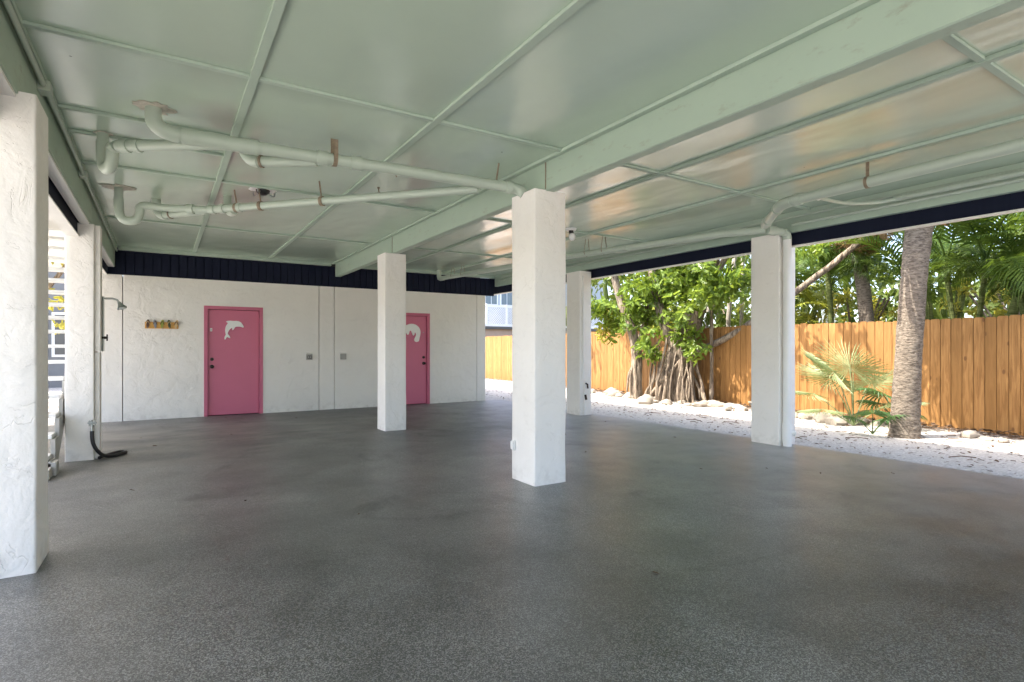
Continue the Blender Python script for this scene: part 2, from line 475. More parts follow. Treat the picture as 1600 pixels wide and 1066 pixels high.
for x0, x1 in ((-.685, -.64), (3.035, 3.085), (3.21, 3.25)): batten(x0, x1, Y0, 11.94, .03)
batten(-.64, 3.03, 11.945, 12.045, .06); batten(3.26, 7.05, 11.945, 12.045, .06)

bm_ = root('beam', (3.15, 3, 2.8), 'long weathered green beam running over the middle columns', 'beam', 'green beams under the ceiling')
# slightly chipped lower edge
mb = MB(); prof = []
N = 120
vs = []; fs = []
for j in range(N + 1):
    y = Y0 + (11.86 - Y0) * j / N
    e = noise.noise(Vector((y * 3.1, 0, 0))) * .004 + noise.noise(Vector((y * 11, 5, 0))) * .003
    for (x, z) in ((3.09, H - .001), (3.088, 2.802 + e), (3.098, 2.795 + e), (3.190, 2.795 + e * .5), (3.2, 2.802 + e), (3.2, H - .001)):
        vs.append((x, y, z))
for j in range(N):
    for k in range(6):
        a = j * 6 + k; b = j * 6 + (k + 1) % 6; fs.append((a, b, b + 6, a + 6))
fs += [tuple(range(6)), tuple(reversed(range(N * 6, N * 6 + 6)))]
obj('timber', mb.add(vs, fs), M['beam'], bm_)
for yy in (4.30, 8.45): obj('seam_plate', MB().box(3.084, 3.09, yy, yy + .012, 2.81, H - .03), M['rust'], bm_)
# perimeter beams with navy fascia outside
b = root('beam', (-.73, 3, 2.75), 'green edge beam with navy fascia along the left opening', 'beam', 'green beams under the ceiling')
obj('timber', MB().box(-.775, -.69, Y0, 8.24, 2.75, H - .001).box(-.775, -.69, 8.25, 12.04, 2.735, H - .001), M['beam'], b, bevel=.004)
obj('lit_underside', MB().box(-.79, -.70, Y0, 12.04, 2.728, 2.747), M['trim_white'], b)  # lit underside of the green beam painted as a white strip
obj('fascia', MB().box(-.87, -.815, Y0, 12.5, 2.60, 3.225), M['navy'], b)
obj('fascia_trim', MB().box(-.92, -.80, Y0, 12.5, 2.583, 2.598), M['trim_white'], b)
b = root('beam', (7.1, 3, 2.82), 'green edge beam with navy fascia along the gravel side', 'beam', 'green beams under the ceiling')
obj('timber', MB().box(7.065, 7.145, Y0, 12.04, 2.835, H - .001), M['beam'], b, bevel=.004)
obj('ledger', MB().box(7.02, 7.06, Y0, 12.0, 3.035, H - .001), M['batten'], b)
obj('fascia', MB().box(7.17, 7.215, Y0, 12.5, 2.675, 3.225), M['navy'], b)
obj('fascia_trim', MB().box(7.165, 7.235, Y0, 12.5, 2.655, 2.674), M['trim_white'], b)

# house body above: floor deck and low roof, with an unseen side overhang added to shade the left opening
hs = root('house', (3, 4, 3.2), 'raised navy house whose ground level is the carport', 'house')
obj('floor_deck', MB().box(-.80, 7.16, Y0, 17.0, 3.16, 3.22), M['navy'], hs)
obj('roof', MB().box(-3.5, 7.24, Y0, 17.2, 3.231, 3.29), M['trim_white'], hs)  # unseen; height and left overhang chosen for the shade they cast
obj('front_fascia', MB().box(-.80, 7.16, Y0 - .06, Y0 - .01, 2.9, 3.225), M['navy'], hs)

# ------------------------------------------------------------------ back wall, doors, siding
WY = 12.05
wl = root('wall', (3, WY, 0), 'white stucco storage wall with two pink doors and navy siding above', 'wall')
D1 = (.685, 1.715); D2 = (4.28, 5.31); DT = 2.105
WT = 2.60; WX0, WX1 = -1.0, 6.80
seams = [-.58, 2.80, 3.115, 6.56]
# wall face split at seams and door openings, each panel a few millimetres apart
def wall_rect(mb, x0, x1, z0, z1): mb.box(x0, x1, WY, WY + .20, z0, z1)
mb = MB(); cuts = [WX0] + seams + [WX1]
g_ = .007
for i in range(len(cuts) - 1):
    a = cuts[i] + (g_ if i else 0); b_ = cuts[i + 1] - (g_ if i < len(cuts) - 2 else 0)
    doors = [d for d in (D1, D2) if d[0] > a and d[1] < b_]
    x = a
    for d in doors:
        wall_rect(mb, x, d[0], -.05, WT); wall_rect(mb, d[0], d[1], DT, WT); x = d[1]
    wall_rect(mb, x, b_, -.05, WT)
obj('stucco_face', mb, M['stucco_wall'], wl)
mb = MB().box(WX0 + .02, D1[0] - .02, WY + .05, WY + .3, 0, WT - .02).box(D1[1] + .02, D2[0] - .02, WY + .05, WY + .3, 0, WT - .02).box(D2[1] + .02, WX1 - .02, WY + .05, WY + .3, 0, WT - .02)
obj('core', MB().box(WX0 + .02, WX1 - .02, WY + .21, WY + .3, -.02, WT - .02), M['dark_grey'], wl)
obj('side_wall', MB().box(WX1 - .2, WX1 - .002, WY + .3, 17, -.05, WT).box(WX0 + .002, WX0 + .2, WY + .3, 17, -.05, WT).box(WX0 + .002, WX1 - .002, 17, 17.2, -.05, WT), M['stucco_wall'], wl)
# navy grooved siding between stucco and ceiling
mb = MB(); x = -.80; k = 0
while x < 7.05:
    mb.box(x, min(x + .120, 7.06), WY + .02, WY + .055, WT + .002, H - .062)
    x += .136
mb.box(-.80, 7.06, WY + .054, WY + .07, WT + .003, H - .063)
obj('siding', mb, M['navy'], wl)

def door(d, hinge_right, what):
    x0, x1 = d; fw = .062
    dr = obj('door', MB().box(x0 + fw + .008, x1 - fw - .008, WY + .035, WY + .075, .012, DT - fw - .008), M['pink'], wl, bevel=.004)
    dr['label'] = 'pink slab door with ' + what
    fr = obj('frame', MB().box(x0, x0 + fw, WY - .012, WY + .10, 0, DT - fw).box(x1 - fw, x1, WY - .012, WY + .10, 0, DT - fw).box(x0, x1, WY - .012, WY + .10, DT - fw, DT), M['pink_trim'], dr)
    obj('stop', MB().box(x0 + fw, x1 - fw, WY + .076, WY + .1, .0, DT - fw), M['pink_dark'], dr)
    kx = x0 + fw + .075 if hinge_right else x1 - fw - .075
    for z, r, dp in ((1.085, .030, .02), (.945, .034, .055)):
        nm = 'deadbolt' if z > 1 else 'knob'
        mb = MB().tube([(kx, WY + .036, z), (kx, WY + .022, z)], [r * 1.1, r * 1.0], 18)
        if nm == 'knob':
            mb.tube([(kx, WY + .024, z), (kx, WY - .005, z), (kx, WY - .012, z), (kx, WY - .03, z), (kx, WY - .04, z)], [.012, .012, .026, .030, .016], 18)
        else:
            mb.tube([(kx, WY + .024, z), (kx, WY + .01, z)], [.022, .019], 18)
        obj(nm, mb, M['bronze'], dr, smooth=True)
    for z in (.25, 1.05, 1.85):
        hx = x1 - fw - .004 if hinge_right else x0 + fw + .004
        obj('hinge', MB().tube([(hx, WY + .03, z - .045), (hx, WY + .03, z + .045)], .006, 8), M['pink_trim'], dr)
    return dr

def smooth_outline(pts, it=2):
    for _ in range(it):
        q = []
        for i, p in enumerate(pts):
            r = pts[(i + 1) % len(pts)]
            q += [(p[0] * .75 + r[0] * .25, p[1] * .75 + r[1] * .25), (p[0] * .25 + r[0] * .75, p[1] * .25 + r[1] * .75)]
        pts = q
    return pts
d1 = door(D1, True, 'white dolphin cutout and knob on its left')
# dolphin: traced as its own flat wooden cut-out (units: enlarged photo pixels -> metres)
dol = [(505, 348), (570, 335), (640, 342), (700, 338), (745, 345), (785, 368), (808, 400), (832, 440), (833, 458), (815, 462), (790, 450), (740, 444), (690, 446), (668, 455),
       (655, 480), (638, 508), (618, 512), (612, 497), (618, 468), (590, 480), (560, 510), (540, 545), (530, 582), (555, 605), (578, 640), (580, 660), (555, 655), (528, 638), (505, 652), (492, 685), (476, 688),
       (470, 655), (482, 620), (500, 595), (488, 560), (484, 510), (492, 460), (512, 415), (540, 382), (520, 372), (505, 362)]
SX = 1 / 11.845 * .0111; SZ = 1 / 11.845 * .01245      # metres per enlarged pixel on the door
def place(pts, x, z, cx, cz): return [(x + (p[0] - cx) * SX, z - (p[1] - cz) * SZ) for p in pts]
mb = MB().prism(smooth_outline(place(dol, 1.20, 1.66, 650, 500), 1), 'y', WY + .014, WY + .0345)
obj('dolphin_cutout', mb, M['white'], d1)
obj('tag', MB().box(.79, .825, WY + .029, WY + .0348, 1.62, 1.68), M['white'], d1)
obj('tag', MB().box(.803, .812, WY + .027, WY + .0289, 1.635, 1.66), M['dark_grey'], d1)
d2 = door(D2, False, 'white manatee cutout and knob on its right')
man = [(4.62, 1.70), (4.63, 1.60), (4.66, 1.56), (4.71, 1.57), (4.735, 1.665), (4.765, 1.60), (4.80, 1.61), (4.815, 1.69), (4.86, 1.705), (4.88, 1.645), (4.905, 1.585), (4.935, 1.595), (4.945, 1.665), (4.975, 1.65), (4.985, 1.595), (4.955, 1.545), (4.93, 1.49), (4.95, 1.45), (5.0, 1.435), (5.05, 1.46),
       (5.06, 1.52), (5.075, 1.58), (5.09, 1.66), (5.075, 1.74), (5.03, 1.80), (4.96, 1.845), (4.88, 1.86), (4.80, 1.85), (4.72, 1.81), (4.66, 1.76)]
obj('manatee_cutout', MB().prism(smooth_outline(man, 2), 'y', WY + .014, WY + .0345), M['white'], d2)
obj('tag', MB().tube([(5.165, WY + .034, 1.66), (5.165, WY + .028, 1.66)], .012, 10), M['chrome'], d2)

# outlets on the wall
def outlet(x, z, label, open_):
    t = root('outlet', (x, WY, z), label, 'outlet', 'covered outlets on the wall')
    obj('box', MB().box(x - .06, x + .06, WY - .045, WY + .002, z - .06, z + .06), M['grey_plastic'], t, bevel=.006)
    obj('hood', MB().prism([(WY - .055, z + .06), (WY, z + .085), (WY, z + .06), (WY - .05, z + .058)], 'x', x - .064, x + .064), M['trim_white'], t)
    if open_:
        f = obj('cover', MB().box(x - .045, x + .045, WY - .052, WY - .0455, z - .038, z + .03), M['dark_grey'], t, bevel=.003)
        for dx in (-.02, .02): obj('socket', MB().box(x + dx - .012, x + dx + .012, WY - .056, WY - .0525, z - .022, z + .016), M['grey_plastic'], f)
    else:
        obj('cover', MB().box(x - .05, x + .05, WY - .054, WY - .0455, z - .045, z + .05), M['grey_plastic'], t, bevel=.006)
outlet(2.60, 1.115, 'grey outlet box with dark sockets on the wall, nearer the dolphin door', True)
outlet(3.30, 1.115, 'grey outlet box with a plain closed cover, right of the wall seams', False)

# flip-flop hook rack
t = root('hook_rack', (0, WY, 1.72), 'orange wooden hook rack with five small flip-flops, left of the dolphin door', 'hook rack')
obj('board', MB().box(-.25, .27, WY - .022, WY - .001, 1.655, 1.775), M['board'], t, bevel=.003)
for i, (x, mt) in enumerate(((-.205, 'ff_brown'), (-.095, 'ff_grey'), (.015, 'ff_lime'), (.125, 'ff_green'), (.235, 'ff_tan'))):
    sole = []
    for k in range(20):
        a = 2 * math.pi * k / 20
        wz = .080 * math.sin(a); wx = (.027 + .006 * math.sin(a)) * math.cos(a) * (1 - .22 * math.exp(-((math.sin(a) + .15) / .3) ** 2))
        ang = R((-4, 5, -6, 6, -12)[i]); sole.append((x + wx * math.cos(ang) - wz * math.sin(ang), 1.738 + wx * math.sin(ang) + wz * math.cos(ang)))
    s_ = obj('flip_flop', MB().prism(sole, 'y', WY - .042, WY - .023), M[mt], t)
    st = MB()
    for sg in (-1, 1): st.tube(arc((x, WY - .043, 1.79), (x + sg * .014, WY - .075, 1.77), (x + sg * .03, WY - .043, 1.73), 6), .005, 6)
    obj('strap', st, M['ff_tan' if i in (0, 3) else 'ff_brown'], s_)
    obj('hook', MB().tube([(x, WY - .045, 1.675), (x, WY - .075, 1.665), (x, WY - .085, 1.685)], .004, 6), M['chrome'], t)

# ------------------------------------------------------------------ drain pipes under the ceiling
def collar(mb, p, q, r, k=1.16, n=16):
    p, q = Vector(p), Vector(q); return mb.tube([p, q], r * k, n)
def seg(parent, pts, r, mat='pipe', name='pipe'):
    return obj(name, MB().tube(pts, r, 18), M[mat], parent, smooth=True)
def coupling(parent, a, b, t, r, ln=.07, mat='pipe'):
    a, b = Vector(a), Vector(b); d = (b - a).normalized(); p = a.lerp(b, t)
    obj('coupling', MB().tube([p - d * ln / 2, p + d * ln / 2], r * 1.22, 18), M[mat], parent, smooth=True)
def scar(parent, x, y, s):
    pts = []
    for k in range(26):
        a = 2 * math.pi * k / 26; rr = s * (1 + .45 * noise.noise(Vector((math.cos(a) * 2.2 + x * 9, math.sin(a) * 2.2, y * 5))) + rnd.uniform(-.16, .16))
        pts.append((x + rr * 1.35 * math.cos(a), y + rr * math.sin(a)))
    obj('torn_edge', MB().prism(pts, 'z', H - .007, H - .002), M['scar'], parent)
def strap(parent, p, r, mat='rust', w_=.02):
    x, y, z = p
    obj('strap', MB().box(x - w_ / 2, x + w_ / 2, y + r + .002, y + r + .007, z, H - .002).box(x - w_ / 2, x + w_ / 2, y - r - .007, y - r - .002, z, H - .04)
        .tube([(x - w_ / 2, y, z), (x + w_ / 2, y, z)], r + .007, 16), M[mat], parent)

t = root('drain_pipe', (.2, 4.93, 2.92), 'green drain pipes with two traps under the ceiling, ending at the middle column', 'drain pipe')
A0, A1 = Vector((.12, 4.935, 2.915)), Vector((2.89, 4.59, 2.86)); rA = .049
seg(t, [(-.05, 4.93, H - .002), (-.05, 4.93, 3.00)], .054)
obj('elbow', MB().tube(arc((-.05, 4.93, 3.02), (-.05, 4.93, 2.92), A0, 9), .057, 18), M['pipe'], t, smooth=True)
scar(t, -.05, 4.93, .105)
seg(t, [A0, A1], rA)
for q in (.02, .085, .18, .37, .47, .985): coupling(t, A0, A1, q, rA, .085 if q < .5 else .06)
obj('wye', MB().tube([A0.lerp(A1, .03), A0.lerp(A1, .19)], .057, 18).tube([(.1, 5.13, 2.905), (.40, 4.92, 2.905)], .047, 16), M['pipe'], t, smooth=True)
obj('elbow', MB().tube(arc(A1, (2.975, 4.575, 2.857), (3.0, 4.53, 2.79), 9), .053, 18), M['pipe'], t, smooth=True)
for q in (.405,): 
    p = A0.lerp(A1, q); strap(t, p, rA, 'rust', .034)
p = A0.lerp(A1, .955); obj('strap', MB().tube([(p.x, p.y + .03, H - .002), (p.x - .02, p.y + .055, p.z)], .009, 6), M['rust'], t)
# trap branch to A
def trap(x, y, zb, xr, yr, zr, r):
    seg(t, [(x, y, H - .002), (x, y, zb + .09)], r)
    obj('coupling', MB().tube([(x, y, zb + .19), (x, y, zb + .08)], r * 1.15, 18), M['pipe'], t, smooth=True)
    m_ = ((x + xr) / 2, (y + yr) / 2, zb - .05)
    d = Vector((xr - x, yr - y, 0)).normalized()
    e = Vector((xr, yr, zr))
    up = [Vector(p) for p in arc((x, y, zb + .10), (x, y, zb - .06), m_, 6)]
    up += [Vector(p) for p in arc(m_, (xr, yr, zb - .06), (xr, yr, zb + .10), 6)][1:]
    up += [Vector(p) for p in arc((xr, yr, zb + .10), (xr, yr, zr), e + d * .09, 6)][1:]
    obj('trap', MB().tube(up, r * 1.1, 18), M['pipe'], t, smooth=True)
    return e + d * .09
rb = .043
e = trap(-.41, 5.74, 2.83, -.335, 5.57, 2.925, rb)
E2 = Vector((.36, 4.96, 2.905)); seg(t, [e, E2], rb); coupling(t, e, E2, .08, rb); coupling(t, e, E2, .22, rb, .03)
scar(t, -.41, 5.74, .05)
# elbow branch
o1, o2 = Vector((.61, 5.27, 2.90)), Vector((1.12, 4.90, 2.89))
obj('elbow', MB().tube(arc((.60, 5.28, H - .002), (.60, 5.28, 2.90), o1 + (o2 - o1).normalized() * .12, 9), .05, 18), M['pipe'], t, smooth=True)
seg(t, [o1 + (o2 - o1).normalized() * .10, o2], rb); coupling(t, o1, o2, .23, rb, .02, 'rust')
# lower run B
e = trap(-.40, 7.57, 2.77, -.20, 7.53, 2.905, .042)
scar(t, -.40, 7.57, .12)
B0, B1, B2 = Vector((.02, 7.49, 2.90)), Vector((.46, 7.27, 2.885)), Vector((2.62, 4.78, 2.852))
seg(t, [e, B0, B1], .041); seg(t, [B1, B2], .041)
for q in (.02, .06, .13): coupling(t, B1, B2, q, .041, .06)
coupling(t, B0, B1, .6, .046)
B3 = Vector((-.05, 7.93, 2.885))
obj('elbow', MB().tube(arc((-.05, 7.96, H - .002), (-.05, 7.96, 2.885), B3 + Vector((.09, -.11, 0)), 9), .052, 18), M['pipe'], t, smooth=True)
seg(t, [B3 + Vector((.07, -.09, 0)), (.44, 7.32, 2.885)], .042); coupling(t, B3, (.44, 7.32, 2.885), .3, .042, .015, 'rust')
obj('elbow', MB().tube(arc((.66, 7.35, H - .002), (.66, 7.35, 2.83), (.70, 7.02, 2.86), 9), .046, 18), M['pipe'], t, smooth=True)
for q in (.12, .22, .46):
    p = B1.lerp(B2, q); obj('strap', MB().tube([(p.x - .02, p.y + .03, H - .002), (p.x + .01, p.y + .046, p.z + .02), (p.x, p.y, p.z - .05)], .008, 6).tube([(p.x - .012, p.y + .012, p.z), (p.x + .012, p.y - .012, p.z)], .052, 14), M['rust'], t)
# leftover hangers in the ceiling
for (x, y) in ((1.98, 5.35), (2.05, 6.05)):
    o = obj('screw_hook', MB().tube([(x, y, H - .002), (x + .004, y, H - .05), (x + .02, y, H - .07), (x + .02, y + .01, H - .05)], .006, 6).tube([(x, y, H - .012), (x, y, H - .001)], .016, 10), M['rust'], origin=(x, y, H))
    tag(o, 'rusty screw hook left in the green ceiling ' + ('above' if y < 5.5 else 'between') + (' the upper drain pipe' if y < 5.5 else ' the two drain pipes'), 'hook')

# right-hand pipe system
t = root('drain_pipe', (5.75, 3.5, 2.88), 'green drain pipe along the gravel side, joining the white downpipe on the right column', 'drain pipe')
p0, p1 = Vector((5.78, -2.6, 2.96)), Vector((5.75, 3.50, 2.885)); r = .052
seg(t, [p0, p1], r); coupling(t, p0, p1, .985, r)
q1 = Vector((6.30, 4.16, 2.815))
obj('elbow', MB().tube(arc(p1 - Vector((0, .02, 0)), (5.755, 3.60, 2.88), Vector((5.84, 3.69, 2.867)), 7), .060, 18), M['pipe'], t, smooth=True)
seg(t, [(5.82, 3.67, 2.868), q1], .05); coupling(t, (5.82, 3.67, 2.868), q1, .12, .05, .04); coupling(t, (5.82, 3.67, 2.868), q1, .80, .05, .12)
S = [Vector(p) for p in ((5.40, 11.60, 2.885), (5.80, 7.60, 2.85), (6.40, 4.80, 2.835), (6.62, 4.36, 2.83))]
seg(t, [(5.40, 11.60, 2.885), S[1]], .047); seg(t, [S[1], S[2], S[3]], .047); coupling(t, S[1], S[2], .42, .047, .22)
seg(t, [S[3], (6.92, 4.315, 2.83)], .05); coupling(t, S[3], (6.92, 4.315, 2.83), .3, .05, .16)
obj('elbow', MB().tube([(5.42, 11.52, 2.885), (5.40, 11.64, 2.885), (5.40, 11.70, 2.90), (5.40, 11.73, 2.96), (5.40, 11.73, H - .002)], .053, 16), M['pipe'], t, smooth=True)
obj('elbow', MB().tube(arc((6.90, 4.315, 2.83), (7.03, 4.315, 2.835), (7.03, 4.315, 2.74), 8), .056, 18), M['pipe'], t, smooth=True)
seg(t, [(7.03, 4.315, 2.76), (7.03, 4.315, .26)], .053, 'pipe_white', 'downpipe')
obj('cleanout', MB().tube([(7.03, 4.315, .30), (7.03, 4.315, .06)], .064, 18).tube([(7.03, 4.315, .18), (7.08, 4.235, .18)], .042, 16).tube([(7.08, 4.235, .18), (7.085, 4.227, .18)], .022, 8), M['pipe_white'], t, smooth=True)
seg(t, [(7.03, 4.315, .07), (7.03, 4.315, -.02)], .055, 'pipe_white', 'downpipe')
def loop(p, r):
    x, y, z = p
    obj('wire_hanger', MB().tube([(x, y + .02, H - .002), (x - r - .004, y, z + .02), (x - r, y - .01, z - .01), (x, y - .01, z - r - .004), (x + r, y - .01, z), (x + r + .003, y - .02, z + .03), (x + .01, y - .03, H - .002)], .005, 6), M['rust'], t)
for q in (.12, .22, .8): 
    p = S[0].lerp(S[1], q); loop(p, .047)
for q in (.18, .30): loop(S[1].lerp(S[2], q), .047)
p = p0.lerp(p1, .872)
obj('strap', MB().box(p.x - .005, p.x + .005, p.y - .014, p.y + .014, p.z, H - .002).tube([(p.x, p.y - .014, p.z), (p.x, p.y + .014, p.z)], .058, 16), M['rust'], t)
seg(t, [(5.86, 3.25, 2.885), *arc((6.0, 3.25, 2.885), (6.6, 3.22, 2.87), (6.95, 3.0, 2.965), 8)], .018, 'pipe', 'branch')
coupling(t, (5.78, 3.25, 2.885), (5.86, 3.25, 2.885), .8, .024, .05, 'pipe_white')
def conduit(name, pts, rad, label, boxes=(), mat='pipe', cat='conduit'):
    c_ = root(name, pts[0], label, cat, 'conduits along the beams')
    seg(c_, pts, rad, mat, 'tube')
    for b_ in boxes: obj('junction_box', MB().box(b_[0] - b_[3], b_[0] + b_[3], b_[1] - b_[4], b_[1] + b_[4], b_[2] - b_[5], b_[2] + b_[5]), M[mat], c_, bevel=.008)
    return c_
c_ = conduit('conduit', [(6.97, -2.6, 2.985), (6.97, 2.98, 2.975)], .028, 'thicker green conduit along the right beam, ending in a curved fitting')
for y in (2.98, 2.55, 2.44): obj('fitting', MB().tube([(6.97, y - .05, 2.977), (6.97, y + .03, 2.977)], .034, 14), M['pipe'], c_, smooth=True)
conduit('conduit', [(7.03, -2.6, 2.93), (7.03, 4.0, 2.925), (7.03, 4.25, 2.925)], .019, 'thin green conduit low on the right beam, stopping at the right column')
conduit('conduit', [(7.045, 4.9, 2.96), (7.045, 11.8, 2.96)], .019, 'thin green conduit on the right beam between the right column and the wall')
conduit('conduit', [(7.0, -2.6, 3.015), (7.0, 11.6, 3.015)], .015, 'thinnest green conduit high on the right beam, just under the ceiling')
conduit('conduit', [(-.655, -2.6, 3.035), (-.655, 4.72, 3.03), (-.65, 5.0, 3.03), (-.655, 11.9, 3.0)], .016,
        'grey-green conduit with two junction boxes along the left beam', [(-.655, 4.80, 3.03, .035, .06, .035), (-.655, 6.95, 3.02, .033, .055, .033)])

# ceiling lamp holders
t = root('lamp_holder', (.97, 6.82, H), 'broken white ceiling lamp holder with black socket near the upper drain pipe', 'lamp holder')
obj('plate', MB().prism([(.97 + .15 * math.cos(a) * (1 if k % 3 else .75), 6.82 + .12 * math.sin(a) * (1 if k % 3 else .7)) for k, a in ((k, 2 * math.pi * k / 18) for k in range(18))], 'z', H - .012, H - .001), M['white'], t)
obj('socket', MB().tube([(.97, 6.82, H - .012), (.97, 6.82, H - .035), (.97, 6.82, H - .06)], [.075, .07, .04], 16), M['black'], t, smooth=True)
for a in (.3, 2.2, 4.2):
    obj('spring_clip', MB().tube(arc((.97 + .06 * math.cos(a), 6.82 + .06 * math.sin(a), H - .03), (.97 + .15 * math.cos(a), 6.82 + .15 * math.sin(a), H - .10), (.97 + .14 * math.cos(a), 6.82 + .14 * math.sin(a), H - .012), 7), .006, 6), M['chrome'], t)
t = root('lamp_holder', (5.20, 6.60, H), 'white ceiling lamp holder with a bulb, seen just right of the middle column', 'lamp holder')
obj('plate', MB().tube([(5.20, 6.60, H - .001), (5.20, 6.60, H - .03)], [.085, .07], 20), M['white'], t, smooth=True)
obj('socket', MB().tube([(5.20, 6.60, H - .03), (5.20, 6.60, H - .07)], .035, 16), M['black'], t, smooth=True)
obj('bulb', MB().ellipsoid((5.22, 6.60, H - .12), (.05, .05, .06)), M['white'], t, smooth=True)

# ------------------------------------------------------------------ shower, tap, hose, small fittings
t = root('shower', (-.6, 8.30, 1.9), 'metal outdoor shower with arm, head and valve on the left column', 'shower')
obj('riser', MB().tube([(-.592, 8.30, 1.26), (-.592, 8.30, 1.92)], .012, 10), M['chrome'], t, smooth=True)
obj('arm', MB().tube([(-.60, 8.30, 1.895), (-.50, 8.29, 1.90), (-.455, 8.29, 1.885), (-.43, 8.285, 1.845)], .011, 10), M['chrome'], t, smooth=True)
obj('shower_head', MB().tube([(-.437, 8.285, 1.86), (-.425, 8.283, 1.83), (-.405, 8.28, 1.79), (-.400, 8.279, 1.775)], [.016, .024, .052, .048], 18), M['chrome'], t, smooth=True)
v_ = obj('valve', MB().tube([(-.605, 8.30, 1.425), (-.555, 8.295, 1.425)], .016, 12), M['bronze'], t, smooth=True)
obj('handle', MB().box(-.56, -.545, 8.285, 8.31, 1.385, 1.465).box(-.56, -.545, 8.26, 8.335, 1.415, 1.435), M['bronze'], v_, bevel=.004)

t = root('hose_tap', (-.665, 8.07, .415), 'small metal hose tap low on the shower column, black hose attached', 'tap')
obj('body', MB().tube([(-.675, 8.09, .40), (-.675, 8.03, .40), (-.675, 8.01, .375), (-.675, 8.005, .33)], .015, 10), M['chrome'], t, smooth=True)
hw = MB(); c0 = Vector((-.675, 8.025, .435))
for k in range(8):
    a = 2 * math.pi * k / 8; hw.tube([c0, c0 + Vector((.042 * math.cos(a), -.006, .036 * math.sin(a)))], .009, 6)
obj('handwheel', hw.ellipsoid(c0, (.022, .014, .022)), M['chrome'], t, smooth=True)
hp = [(-.675, 8.005, .345), (-.672, 8.0, .26), (-.66, 8.0, .19), (-.63, 8.01, .12), (-.585, 8.04, .06), (-.53, 8.09, .03), (-.46, 8.16, .022), (-.40, 8.26, .022), (-.37, 8.33, .022), (-.39, 8.39, .022), (-.45, 8.38, .022), (-.50, 8.30, .024), (-.54, 8.20, .026), (-.575, 8.12, .03), (-.61, 8.05, .022)]
def cat_rom(p, k=5):
    p = [Vector(x) for x in p]; out = []
    for i in range(len(p) - 1):
        a, b_, c_, d = p[max(i - 1, 0)], p[i], p[i + 1], p[min(i + 2, len(p) - 1)]
        for j in range(k):
            u = j / k; out.append(.5 * ((2 * b_) + (c_ - a) * u + (2 * a - 5 * b_ + 4 * c_ - d) * u * u + (3 * b_ - a - 3 * c_ + d) * u ** 3))
    return out + [p[-1]]
o = obj('garden_hose', MB().tube(cat_rom(hp), .020, 10), M['black'], smooth=True, origin=(-.5, 8.2, 0))
tag(o, 'short black hose hanging from the tap and looped on the floor', 'hose')
t = root('hose_bib', (7.0, 8.38, .6), 'rusty hose bib on a thin pipe at the front of the narrow gravel-edge column', 'tap')
obj('supply_pipe', MB().tube([(6.935, 8.375, .0), (6.935, 8.375, .60), (6.94, 8.36, .66)], .012, 8).tube([(6.90, 8.382, .7), (6.90, 8.382, 2.7)], .018, 8), M['pipe_white'], t, smooth=True)
obj('valve', MB().tube([(6.945, 8.37, .62), (6.96, 8.33, .60), (6.965, 8.32, .52)], .018, 8).tube([(6.935, 8.36, .40), (6.94, 8.34, .30)], .022, 8), M['bronze'], t, smooth=True)
t = root('outlet', (2.96, 4.66, .34), 'small white weatherproof outlet low on the left side of the middle column', 'outlet')
obj('box', MB().box(2.94, 2.966, 4.64, 4.69, .29, .39), M['white'], t, bevel=.01)
obj('cover', MB().box(2.928, 2.939, 4.645, 4.685, .30, .38), M['white'], t, bevel=.006)

# ------------------------------------------------------------------ staircase on the left
t = root('staircase', (-1.5, 7.2, 0), 'white open-riser wooden staircase climbing outside the left opening', 'staircase')
run, rise, y0 = .272, .192, 7.28
for i in range(17):
    z = rise * (i + 1); y = y0 + run * i
    obj('tread', MB().box(-2.05, -.975, y, y + .30, z - .042, z), M['stair'], t, bevel=.006)
for xs in (-.965, -2.10):
    pts = [(y0 - .02, 0.0)]
    for i in range(17):
        pts += [(y0 - .02 + run * i, rise * (i + 1) - .045), (y0 - .02 + run * (i + 1), rise * (i + 1) - .045)]
    yl, zl = pts[-1]
    pts += [(yl, zl - .26), (y0 + .33, 0.0)]
    obj('stringer', MB().prism(pts, 'x', xs - .02, xs + .02), M['stringer'], t)
obj('footing', MB().box(-2.2, -.93, y0 - .25, y0 - .03, 0, .1), M['stringer'], t, bevel=.01)
obj('footing', MB().box(-2.2, -.90, y0 - .02, y0 + .16, 0, .14), M['stringer'], t, bevel=.01)

# ------------------------------------------------------------------ fence
def fence_x(y): return 10.83 + .066 * y
fr = root('fence', (11.2, 6, 0), 'tall orange cedar board fence along the gravel yard', 'fence')
mb = MB(); att = []; y = -6.; i = 0
while y < 34:
    wd = .150 + rnd.uniform(-.008, .008); x = fence_x(y) + rnd.uniform(-.004, .004); tp = 1.80 + rnd.uniform(-.012, .012) + .015 * math.sin(y)
    a, c2 = .0, wd - .009
    xb = fence_x(y + wd) - fence_x(y)
    ch = .018
    prof = [(0, -.05), (c2, -.05), (c2, tp - ch), (c2 - ch, tp), (ch, tp), (0, tp - ch)]
    nn = len(prof)
    vs = [(x + xb * p[0] / wd, y + p[0], p[1]) for p in prof] + [(x + xb * p[0] / wd + .02, y + p[0], p[1]) for p in prof]
    fs = [tuple(range(nn)), tuple(reversed(range(nn, 2 * nn)))] + [(k, k + nn, (k + 1) % nn + nn, (k + 1) % nn) for k in range(nn)]
    mb.add(vs, fs); att += [float(i)] * len(fs)
    y += wd; i += 1
mb.a = att
obj('boards', mb, M['fence'], fr)
mb = MB(); att = []
y = -6.075
